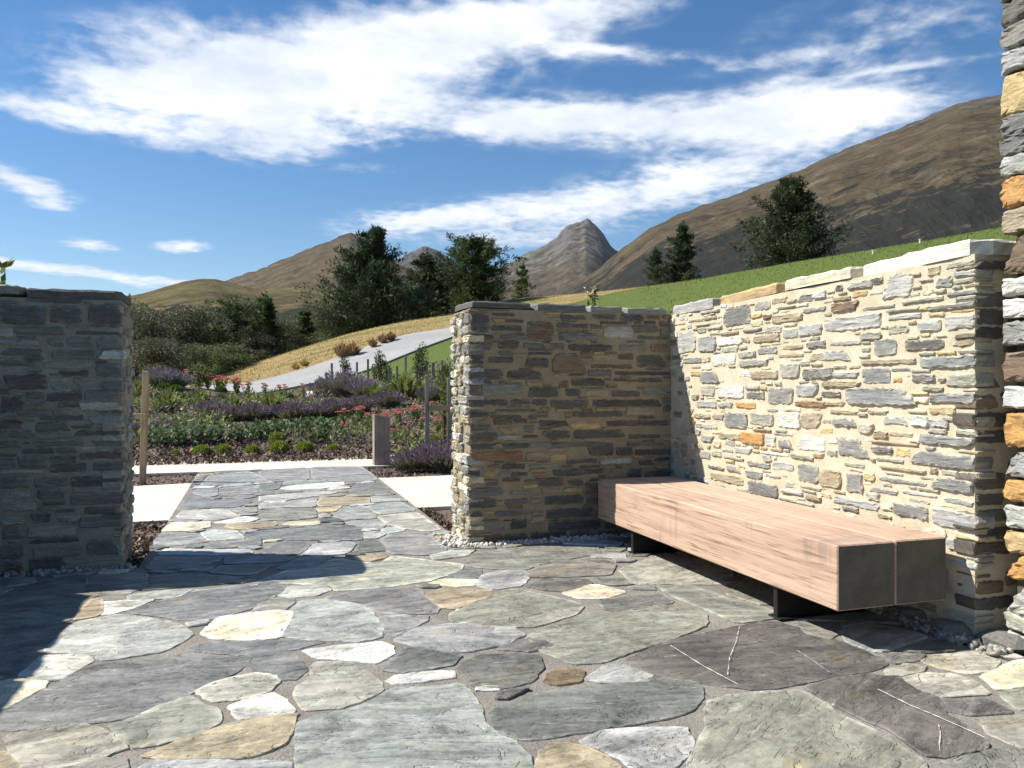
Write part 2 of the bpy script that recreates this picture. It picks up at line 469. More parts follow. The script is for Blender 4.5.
# mulch
def mulch_mat():
    m_, t, b = mat('bark_mulch')
    g = t.n('ShaderNodeNewGeometry').outputs['Position']
    v = t.n('ShaderNodeTexVoronoi'); t.put(v.inputs['Vector'], scaled(t, g, (1, 1.0, 1))); v.inputs['Scale'].default_value = 28.0
    n = t.noise(g, 1.2, 4, 0.6)
    c = t.mix(v.outputs['Color'], (0.045, 0.028, 0.020, 1), (0.22, 0.155, 0.11, 1))
    c = t.mix(t.ss(n, 0.3, 0.7, 0.0, 0.5), c, (0.085, 0.058, 0.042, 1))
    t.put(b.inputs['Base Color'], c); b.inputs['Roughness'].default_value = 0.95
    t.put(b.inputs['Normal'], t.bump(v.outputs['Distance'], 0.9, 0.03))
    return m_
M_MULCH = mulch_mat()

# ground sheet: mown lawn, dry golden grass, by painted zones broken up with noise
def ground_mat():
    m_, t, b = mat('grass_ground')
    z = t.n('ShaderNodeSeparateColor'); t.put(z.inputs[0], t.attr('Col').outputs['Color'])
    g = t.n('ShaderNodeNewGeometry').outputs['Position']
    n1 = t.noise(g, 0.35, 6, 0.65, 0.6); n2 = t.noise(g, 3.0, 5, 0.7); n3 = t.noise(g, 25.0, 3, 0.7)
    st = t.noise(scaled(t, g, (0.10, 0.45, 0.3)), 1.0, 5, 0.6, 0.5)
    gold = t.mix(t.ss(n2, 0.35, 0.65), (0.27, 0.19, 0.075, 1), (0.37, 0.275, 0.13, 1))
    gold = t.mix(t.ss(st, 0.49, 0.60, 0, 0.75), gold, (0.13, 0.155, 0.035, 1))
    lawn = t.mix(t.ss(n2, 0.3, 0.7), (0.085, 0.122, 0.024, 1), (0.125, 0.158, 0.038, 1))
    lawn = t.mix(t.ss(n1, 0.5, 0.75, 0, 0.5), lawn, (0.15, 0.15, 0.04, 1))
    lawn = t.mix(t.ss(n3, 0.55, 0.7, 0, 0.4), lawn, (0.05, 0.08, 0.016, 1))
    rough = t.mix(t.ss(n1, 0.35, 0.65), (0.10, 0.085, 0.035, 1), (0.19, 0.155, 0.07, 1))
    f = t.ss(t.m('ADD', z.outputs[0], t.m('MULTIPLY', t.m('SUBTRACT', n1, 0.5), 0.5)), 0.4, 0.6)
    c = t.mix(f, lawn, gold)
    c = t.mix(z.outputs[1], c, rough)
    t.put(b.inputs['Base Color'], c); b.inputs['Roughness'].default_value = 0.95
    b.inputs['Specular IOR Level'].default_value = 0.15
    t.put(b.inputs['Normal'], t.bump(t.m('ADD', n2, n3), 0.8, 0.08))
    return m_
M_GROUND = ground_mat()

PAL = {
    'B': (0.200, 0.203, 0.193), 'L': (0.395, 0.395, 0.365), 'W': (0.60, 0.59, 0.54), 'C': (0.64, 0.58, 0.42),
    'G': (0.25, 0.245, 0.205), 'D': (0.116, 0.109, 0.097), 'T': (0.36, 0.30, 0.205), 'Y': (0.55, 0.46, 0.27),
    'R': (0.30, 0.175, 0.095), 'N': (0.20, 0.145, 0.095), 'E': (0.158, 0.155, 0.141), 'K': (0.37, 0.362, 0.30), 'M': (0.295, 0.300, 0.282),
    'O': (0.50, 0.28, 0.10), 'Q': (0.50, 0.37, 0.18),
}
def pal(k, var=0.10):
    c = np.array(PAL[k]) * (1 + random.uniform(-var, var))
    return np.clip(c * (1 + rng.uniform(-0.03, 0.03, 3)), 0.01, 0.85)
# ================================================================== TERRAIN
S = H / 1.5                     # all plan measures were taken for a 1.5 m eye height
XR = 4.0 * S                    # left face of the long right wall
XC = 1.906 * S                  # free end of the middle wall
XL = -1.050 * S                 # free end of the left wall
YW = 7.21 * S                   # front face line of the left and middle walls
THK = 0.66 * S
WTOP = 2.27 * S
YRE = 3.62 * S                  # near end of the right wall
XLR = -3.02 * S                 # return wall beyond the left edge of the picture

CTRL = []                       # (u, v, depth) points read off the slope
ROAD_LO = [(120, 396, 35), (180, 393, 33.5), (250, 395, 31), (300, 387, 32), (362, 373.5, 33), (402, 357, 36), (452, 338, 40), (500, 324, 44), (560, 312, 50)]
ROAD_UP = [(120, 392, 39), (180, 388, 37.5), (246, 384.5, 35.5), (306, 369, 38), (352, 353, 40.5), (386, 341, 42.5), (419, 333, 46), (452, 328.5, 50), (500, 315, 54), (560, 305, 60)]
CTRL += ROAD_LO + ROAD_UP
CTRL += [(215, 381, 42), (260, 366, 46), (300, 349.5, 50), (350, 333.5, 56), (400, 324, 62), (450, 318.5, 66), (150, 390, 43), (60, 398, 40),
         (430, 425, 20), (380, 420, 21), (400, 382, 28), (430, 371, 29), (300, 411, 24), (200, 409, 23), (150, 405, 23), (140, 386, 28), (180, 388, 28), (220, 391, 28), (100, 386, 28), (255, 396, 28), (60, 387, 28), (300, 397, 28),
         (500, 301.5, 75), (560, 301, 77), (620, 293, 76), (680, 286, 74), (700, 281.5, 72), (750, 271, 69), (800, 261.5, 66), (900, 245, 60), (1000, 227.5, 55), (1100, 208, 52), (1300, 180, 48), (1700, 140, 44),
         (800, 285, 45), (900, 270, 40), (1000, 262, 34), (1200, 260, 30), (600, 322, 50), (700, 302, 50)]
cp = [pt(*c) for c in CTRL]
def pw(u, d, z):
    p = pt(u, 384, d); return np.array([p[0], p[1], z])
for (u, d, z) in [(150, 62, -2), (215, 66, -1.5), (300, 78, 0), (400, 92, 3), (470, 105, 6), (560, 110, 7), (680, 108, 7.5), (800, 105, 9), (950, 100, 11), (1150, 95, 12), (-100, 60, -3), (-300, 45, -2), (-600, 40, -1)]:
    cp.append(pw(u, d, z))
for x in (-9, -4, 1, 6): cp.append(np.array([x, 15.5, -0.02]))
for p in [(-10, 8, -.05), (-10, -6, -.05), (0, -9, -.05), (8, -8, .1), (9, 6, .6), (7.5, 11, .7), (14, -4, 1.4), (0, 5, -.05)]: cp.append(np.array(p))
cp = np.array(cp)
def tps(r2): return np.where(r2 > 1e-9, 0.5 * r2 * np.log(np.maximum(r2, 1e-9)), 0)
def solve_tps():
    n = len(cp); X = cp[:, :2] / 50.0
    r2 = ((X[:, None] - X[None]) ** 2).sum(-1)
    K = tps(r2) + np.eye(n) * 1e-5
    P = np.hstack([np.ones((n, 1)), X])
    A = np.zeros((n + 3, n + 3)); A[:n, :n] = K; A[:n, n:] = P; A[n:, :n] = P.T
    b = np.zeros(n + 3); b[:n] = cp[:, 2]
    return X, np.linalg.solve(A, b)
TX, TW = solve_tps()
def smooth(x): x = np.clip(x, 0, 1); return x * x * (3 - 2 * x)
def tz(x, y, rough=True):
    x = np.atleast_1d(np.asarray(x, float)); y = np.atleast_1d(np.asarray(y, float))
    q = np.stack([x, y], 1) / 50.0
    z = np.empty(len(q))
    for i in range(0, len(q), 8000):
        qq = q[i:i + 8000]
        r2 = ((qq[:, None] - TX[None]) ** 2).sum(-1)
        z[i:i + 8000] = tps(r2) @ TW[:len(TX)] + TW[len(TX)] + qq @ TW[len(TX) + 1:]
    r = np.hypot(x, y)
    far = smooth((r - 85) / 55)
    z = z * (1 - far) + (-6.0) * far
    z = np.clip(z, -8, 16)
    dx = np.maximum(np.maximum(-9 - x, x - 5.5), 0); dy = np.maximum(np.maximum(-9 - y, y - 14.2), 0)
    flat = 1 - smooth(np.hypot(dx, dy) / 3.0)
    z = z * (1 - flat) + (-0.07) * flat
    if rough:
        z = z + (1 - flat) * (fbm(x * .35, y * .35, 3, 5) - .5) * .07 * smooth((r - 30) / 20)
    return z
def tz1(x, y): return float(tz([x], [y])[0])
def hit(u, v, d0=13.0, d1=110.0):
    """where the sight line of a pixel meets the slope"""
    d = np.linspace(d0, d1, 900)
    p = CAMP[None] + d[:, None] * ray(u, v)[None]
    g = tz(p[:, 0], p[:, 1])
    i = np.argmax(p[:, 2] <= g)
    if p[i, 2] > g[i]: i = 0
    q = p[i]; return np.array([q[0], q[1], g[i]])
def at_depth(u, d):
    p = pt(u, 384, d); return np.array([p[0], p[1], tz1(p[0], p[1])])

def build_ground():
    radii = np.concatenate([[0.01], np.linspace(2, 16, 15), np.linspace(16.6, 90, 150), np.geomspace(92, 22000, 60)])
    a_f = np.linspace(-0.75, 0.75, 330) + YAW
    a_b = np.linspace(0.75, 2 * math.pi - 0.75, 60)[1:-1] + YAW
    ang = np.concatenate([a_f, a_b, [a_f[0] + 2 * math.pi]])
    R, A = np.meshgrid(radii, ang, indexing='ij')
    X = R * np.sin(A); Y = R * np.cos(A)
    Z = tz(X.ravel(), Y.ravel()).reshape(X.shape)
    # zones: red = dry golden grass (else lawn), green = scrubby rough beyond the crest
    C = np.zeros(X.shape + (3,))
    d = X * FW[0] + Y * FW[1]; l = X * RT[0] + Y * RT[1]
    u = 512 + FPX * l / np.maximum(d, 0.5)
    gold = np.where(d > 2, smooth((690 - u - np.maximum(0, (66 - d)) * 4.0) / 30), 0)
    # golden bank beyond the road, also the crest behind the middle wall
    up_d = np.interp(u, [c[0] for c in ROAD_UP], [c[2] for c in ROAD_UP])
    bank = np.where((u < 470) & (d > up_d), 1, 0)
    crest = np.where((u >= 440) & (u < 720), smooth((d - np.interp(u, [440, 560, 640, 700, 720], [52, 58, 66, 71, 76])) / 3.0), 0)
    C[..., 0] = np.maximum(bank, crest)
    C[..., 1] = smooth((np.hypot(X, Y) - 82) / 25)
    b = MB()
    b.add(np.stack([X, Y, Z], -1).reshape(-1, 3), grid_faces(len(radii), len(ang)), C.reshape(-1, 3))
    o = b.build('ground', M_GROUND, smooth=True)
    tag(o, kind='structure')
build_ground()

def sheet(name, P, m_, kind='structure', smooth_=True, col=(1, 1, 1)):
    """P: rows x cols x 3 grid draped on the land"""
    b = MB(); P = np.asarray(P)
    b.add(P.reshape(-1, 3), grid_faces(P.shape[0], P.shape[1]), col)
    return tag(b.build(name, m_, smooth=smooth_), kind=kind)

def lerp_edge(pts, n):
    q = np.array([pt(*c) for c in pts]); s = np.concatenate([[0], np.cumsum(np.linalg.norm(np.diff(q[:, :2], axis=0), axis=1))])
    t = np.linspace(0, s[-1], n)
    return np.stack([np.interp(t, s, q[:, 0]), np.interp(t, s, q[:, 1])], 1)
n = 90
lo = lerp_edge(ROAD_LO, n); up = lerp_edge(ROAD_UP, n)
for _ in range(6):
    for e in (lo, up): e[1:-1] = 0.25 * e[:-2] + 0.5 * e[1:-1] + 0.25 * e[2:]
rows = []
for k in np.linspace(0, 1, 9):
    q = lo * (1 - k) + up * k
    rows.append(np.column_stack([q, tz(q[:, 0], q[:, 1], False) + 0.055]))
sheet('road', rows, M_ROAD)
# low kerb along the near side of the road
kb = MB()
dirn = (lo - up); dirn /= np.linalg.norm(dirn, axis=1)[:, None]
K = []
for off, dz in ((-0.02, 0.0), (-0.02, 0.068), (0.12, 0.068), (0.12, 0.0)):
    q = lo + dirn * off; K.append(np.column_stack([q, tz(lo[:, 0], lo[:, 1], False) + dz]))
kb.add(np.array(K).reshape(-1, 3), grid_faces(4, n))
tag(kb.build('road_kerb', M_KERB), kind='structure')

# planting bed between the pale path and the road
def build_bed():
    us = np.linspace(-60, 470, 130); rows = []
    far = np.interp(us, [-60, 120, 180, 250, 300, 372, 385, 400, 470], [29, 29, 29.5, 30, 30.8, 31.5, 27, 25.5, 25.0])
    near_y = 14.9
    for k in np.linspace(0, 1, 46):
        r = []
        for u, fd in zip(us, far):
            rr = ray(u, 384); nd = near_y / rr[1]
            d = nd + (fd - nd) * k
            r.append((CAMP[0] + rr[0] * d, CAMP[1] + rr[1] * d))
        r = np.array(r)
        rows.append(np.column_stack([r, tz(r[:, 0], r[:, 1]) + 0.035 + 0.05 * (fbm(r[:, 0] * 1.3, r[:, 1] * 1.3, 3, 9) - .5) + 0.05 * math.sin(math.pi * k)]))
    sheet('garden_bed', rows, M_MULCH)
build_bed()

# mulch at the back of the walls, concrete paths
def rect_sheet(name, x0, x1, y0, y1, z, m_, nx=40, ny=24, amp=0.0, seed=0):
    gx, gy = np.meshgrid(np.linspace(x0, x1, nx), np.linspace(y0, y1, ny))
    gz = z + amp * (fbm(gx * 2.2, gy * 2.2, 4, seed) - .5)
    return sheet(name, np.stack([gx, gy, gz], -1), m_)
PX0, PX1 = -0.90 * S, 1.86 * S         # flagstone path
rect_sheet('mulch_ground', -8, 5.4, YW - .1, 15.05, -0.035, M_MULCH, 160, 90, 0.05, 3)
def slab(name, outline, z0, z1):
    b = MB(); P = np.array(outline, float); n_ = len(P)
    V = np.concatenate([np.column_stack([P, np.full(n_, z1)]), np.column_stack([P, np.full(n_, z0)])])
    F = [tuple(range(n_))] + [(i + n_, (i + 1) % n_ + n_, (i + 1) % n_, i) for i in range(n_)]
    b.add(V, F); return tag(b.build(name, M_CONC), kind='structure')
def curve_slab(name, xs, ylo, yhi, z0=-0.1, z1=0.0):
    o = [(x, ylo(x)) for x in xs] + [(x, yhi(x)) for x in xs[::-1]]
    return slab(name, o, z0, z1)
xs = list(np.linspace(-8.5, PX0 - .006, 24))
curve_slab('concrete_path', xs, lambda x: 8.92, lambda x: 12.15 - 0.17 * max(0, (PX0 - x)) ** 1.0)
xs = list(np.linspace(PX1 + .006, 5.6, 16))
curve_slab('concrete_path', xs, lambda x: 8.95, lambda x: 11.95 + 0.02 * (x - PX1))
xs = list(np.linspace(-11, 2.62, 40))
curve_slab('concrete_path', xs, lambda x: 13.62 + 0.012 * (x + 1) ** 2 * (1 if x < -1 else .6), lambda x: 15.62 + 0.004 * (x + 1) ** 2, -0.1, 0.004)

# ================================================================== MOUNTAINS
def mountain(name, sil, dist, near, base, colours, seed, rough=1.0, nu=420, nt=130, back=0.5, crag=3.0):
    """a ridge read off as (u, v) silhouette, standing at its own distance with real depth"""
    su = np.array([s[0] for s in sil], float); sv = np.array([s[1] for s in sil], float)
    us = np.linspace(su[0], su[-1], nu)
    # smooth silhouette through the points
    vs = np.interp(us, su, sv)
    kern = np.ones(3) / 3; vs = np.convolve(np.pad(vs, 1, 'edge'), kern, 'valid')
    azs = np.arctan((us - 512) / FPX)
    top = H + dist * (384 - vs) / FPX * np.cos(azs)
    ts = np.concatenate([np.linspace(0, 1, nt), np.linspace(1, 1 + back, nt // 4)[1:]])
    T, A = np.meshgrid(ts, azs, indexing='ij')
    Rr = near + (dist - near) * T
    hh = top[None, :] - base
    prof = np.where(T <= 1, np.clip(T, 0, 1) ** 0.92, 1 - (T - 1) / back * 0.9)
    X = Rr * np.sin(A + YAW); Y = Rr * np.cos(A + YAW)
    sc = 6.0 / (dist - near)
    wx = fbm(X * sc * .7, Y * sc * .7, 3, seed + 90) * .6
    rn = ridged(A * 16 * dist / (dist - near) * .35 + wx + 0.3 * T, T * 2.2 + wx, 5, seed) - 0.55
    fn = fbm(X * sc * 6, Y * sc * 6, 4, seed + 7) - .5
    env = np.sin(np.pi * np.clip(T, 0, 1)) * .9 + 0.06
    cr = crag * dist / FPX * (fbm(us * .09, us * 0, 5, seed + 3, .6) - .5)[None, :] * np.exp(-((T - 1) / .07) ** 2)
    Z = cr + base + hh * prof + rough * hh.mean() * (0.085 * rn * env + 0.040 * fn * (0.15 + env))
    # slopes colour: scrub below, tussock above, rock near the top
    n1 = fbm(X * sc * 3.0, Y * sc * 3.0, 5, seed + 50); n2 = fbm(X * sc * 14, Y * sc * 14, 4, seed + 60)
    hrel = (Z - base) / hh.max()
    tv = hrel + (n1 - .5) * .34 + (n2 - .5) * .50 + 0.03 * rn
    scrub_l, rock_l = colours['lim']
    c_t = np.array(colours['tussock']); c_s = np.array(colours['scrub']); c_r = np.array(colours['rock'])
    f1 = 1.0
    UVm = np.stack([hrel + (n1 - .5) * .30 - scrub_l, T, A + .38 * T], -1).reshape(-1, 3)
    f2 = (smooth((tv - rock_l) / .12) * smooth((n2 - .40) / .12))[..., None]
    pale = (smooth((fbm(X * sc * 22, Y * sc * 9, 3, seed + 71) - .66) / .05) * smooth((hrel - .1) / .1))[..., None]
    C = c_s * (1 - f1) + c_t * f1
    C = C * (0.75 + 0.5 * n2[..., None])
    C = C * (1 - f2) + c_r * (0.7 + .6 * n1[..., None]) * f2
    C = C * (1 - .30 * pale) + np.array([.16, .152, .14]) * .30 * pale
    b = MB(); b.add(np.stack([X, Y, Z], -1).reshape(-1, 3), grid_faces(len(ts), nu), C.reshape(-1, 3), UVm)
    return tag(b.build(name, M_MOUNT, smooth=True), kind='structure')

mountain('mountain', [(440, 330), (500, 318), (540, 301), (570, 287), (600, 268), (625, 246), (650, 228), (680, 214), (700, 206), (730, 197), (760, 185), (800, 170), (830, 155), (850, 147), (880, 136), (900, 128), (925, 118), (945, 108), (962, 102), (985, 97), (1010, 93), (1060, 80), (1150, 60), (1300, 70), (1600, 120)],
         2300, 420, -12, dict(tussock=(.080, .061, .036), scrub=(.024, .026, .026), rock=(.080, .075, .068), lim=(.33, .84)), 3, .6, 560, 170)
mountain('mountain', [(300, 330), (420, 300), (470, 285), (495, 268), (520, 256), (545, 245), (557, 236), (566, 227), (573, 224), (579, 223), (585, 219.5), (591, 222), (597, 226), (603, 232), (609, 241), (616, 249), (650, 268), (720, 300), (800, 340)],
         5200, 2400, -20, dict(tussock=(.072, .058, .040), scrub=(.042, .044, .040), rock=(.120, .115, .107), lim=(.20, .62)), 11, 1.0, 460, 150, crag=8)
mountain('mountain', [(100, 320), (215, 285), (235, 277), (262, 267), (290, 256), (315, 246), (330, 241), (340, 236), (350, 232.5), (357, 233.5), (363, 239), (370, 249), (380, 257), (392, 262), (420, 272), (470, 290), (560, 320)],
         3600, 1500, -20, dict(tussock=(.088, .066, .037), scrub=(.05, .045, .032), rock=(.045, .043, .042), lim=(.16, .88)), 23, 0.7, 380, 130, crag=5)
mountain('mountain', [(330, 320), (380, 268), (398, 258), (410, 251), (418, 248), (426, 247), (436, 249), (446, 255), (458, 266), (480, 282), (540, 320)],
         5800, 3600, -20, dict(tussock=(.055, .051, .046), scrub=(.045, .044, .041), rock=(.075, .072, .070), lim=(.25, .6)), 31, 1.1, 240, 90, crag=7)
mountain('hill', [(-300, 300), (-100, 290), (40, 297), (110, 298), (140, 294), (165, 287), (182, 282), (200, 279), (215, 279), (235, 284), (258, 290), (280, 288), (302, 285), (320, 289), (340, 292), (380, 299), (450, 315), (520, 325)],
         950, 300, -10, dict(tussock=(.125, .102, .042), scrub=(.022, .025, .018), rock=(.12, .1, .05), lim=(.56, 1.5)), 41, 0.22, 420, 100, crag=.8)

# ================================================================== PAVING
def resample(P, step):
    P = np.asarray(P, float); out = []
    for i in range(len(P)):
        a, b_ = P[i], P[(i + 1) % len(P)]
        k = max(1, int(round(np.linalg.norm(b_ - a) / step)))
        for j in range(k): out.append(a + (b_ - a) * j / k)
    return np.array(out)
def chaikin(P, r=0.25):
    Q = []
    for i in range(len(P)):
        a, b_ = P[i], P[(i + 1) % len(P)]
        Q.append(a + (b_ - a) * r); Q.append(a + (b_ - a) * (1 - r))
    return np.array(Q)
def area(P): x, y = P[:, 0], P[:, 1]; return 0.5 * np.sum(x * np.roll(y, -1) - np.roll(x, -1) * y)
def inset(P, w_):
    n_ = len(P); t = np.roll(P, -1, 0) - np.roll(P, 1, 0); t /= np.linalg.norm(t, axis=1)[:, None] + 1e-9
    return P + w_ * np.stack([-t[:, 1], t[:, 0]], 1)
def inside(P, X, Y):
    r = np.zeros(X.shape, bool); n_ = len(P)
    for i in range(n_):
        x1, y1 = P[i]; x2, y2 = P[(i + 1) % n_]
        if y1 == y2: continue
        c = (y1 > Y) != (y2 > Y)
        r ^= c & (X < (x2 - x1) * (Y - y1) / (y2 - y1) + x1)
    return r

class Occ:
    def __init__(self, x0, x1, y0, y1, res):
        self.x0, self.y0, self.res = x0, y0, res
        self.nx = int((x1 - x0) / res); self.ny = int((y1 - y0) / res)
        self.g = np.zeros((self.ny, self.nx), bool)
    def cells(self, P, pad=0.0):
        lo = P.min(0) - pad; hi = P.max(0) + pad
        i0 = max(0, int((lo[0] - self.x0) / self.res)); i1 = min(self.nx, int((hi[0] - self.x0) / self.res) + 1)
        j0 = max(0, int((lo[1] - self.y0) / self.res)); j1 = min(self.ny, int((hi[1] - self.y0) / self.res) + 1)
        if i1 <= i0 or j1 <= j0: return None
        X, Y = np.meshgrid(self.x0 + (np.arange(i0, i1) + .5) * self.res, self.y0 + (np.arange(j0, j1) + .5) * self.res)
        return (slice(j0, j1), slice(i0, i1)), X, Y
    def mark(self, P):
        c = self.cells(P)
        if c: self.g[c[0]] |= inside(P, c[1], c[2])
    def free(self, P):
        c = self.cells(P)
        if c is None: return False
        return not np.any(self.g[c[0]] & inside(P, c[1], c[2]))

def stone(b, P, frame, up_, depth, col, bev=0.006, mid=0.004, ang=0.0, jit=0.004, step=0.05, sink=0.02, seed=None, rnd=1, edgec=1.0, rr_=0.22, rim=0.0, smear=None):
    """one stone: outline P (2D) on a face given by frame(p2, height)"""
    P = np.asarray(P, float)
    if area(P) < 0: P = P[::-1]
    for _ in range(rnd): P = chaikin(P, rr_)
    P = resample(P, step)
    n_ = len(P)
    if n_ < 5: return
    P = P + rng.normal(0, jit, P.shape)
    cen = P.mean(0)
    sd = random.random() * 50 if seed is None else seed
    rings = [(P, -sink), (P, up_ - bev), (inset(P, bev * 1.1), up_)]
    rg = rings[2][0]
    k1 = cen + (rg - cen) * 0.72; k2 = cen + (rg - cen) * 0.36
    V = []; UV = []; C = []
    ca, sa = math.cos(ang), math.sin(ang)
    def uvs(Q): d = Q - cen; return np.stack([d[:, 0] * ca + d[:, 1] * sa, -d[:, 0] * sa + d[:, 1] * ca, np.full(len(Q), sd)], 1)
    for i, (Q, hgt) in enumerate(rings):
        hv = np.full(n_, hgt)
        if i >= 1: hv = hv + rng.normal(0, mid * .35, n_)
        uq = uvs(Q); uq[:, 1] += (hgt - up_) * (1.0 if i < 2 else 0)
        ec = np.clip(col * (1 + (edgec - 1) * rng.uniform(.3, 1.2, (n_, 1))), 0, .8) if i == 2 else np.tile(col, (n_, 1))
        if smear is not None and i >= 1:
            f_ = np.clip(rng.random((n_, 1)) * 1.5 - (.35 if i == 1 else .75), 0, .9); ec = ec * (1 - f_) + np.asarray(smear)[None] * f_
        V.append(frame(Q, hv)); UV.append(uq); C.append(ec)
    inner = [(k1, .8), (k2, 1.0)]
    if rim > 0: inner = [(inset(rg, rim), .3)] + inner
    for Q, a_ in inner:
        hv = up_ + mid * (2 * fbm((Q[:, 0] + sd) * 9, (Q[:, 1]) * 9, 2, 4) - 1) * a_
        V.append(frame(Q, hv)); UV.append(uvs(Q)); C.append(np.tile(col, (n_, 1)))
    V.append(frame(cen[None], np.array([up_ + mid * random.uniform(-.5, .8)]))); UV.append(uvs(cen[None])); C.append(col[None])
    F = []
    nr = len(V) - 2
    for r in range(nr):
        for i in range(n_):
            j = (i + 1) % n_
            F.append((r * n_ + i, r * n_ + j, (r + 1) * n_ + j, (r + 1) * n_ + i))
    for i in range(n_): F.append((nr * n_ + i, nr * n_ + (i + 1) % n_, (nr + 1) * n_))
    b.add(np.concatenate(V), F, np.concatenate(C), np.concatenate(UV))

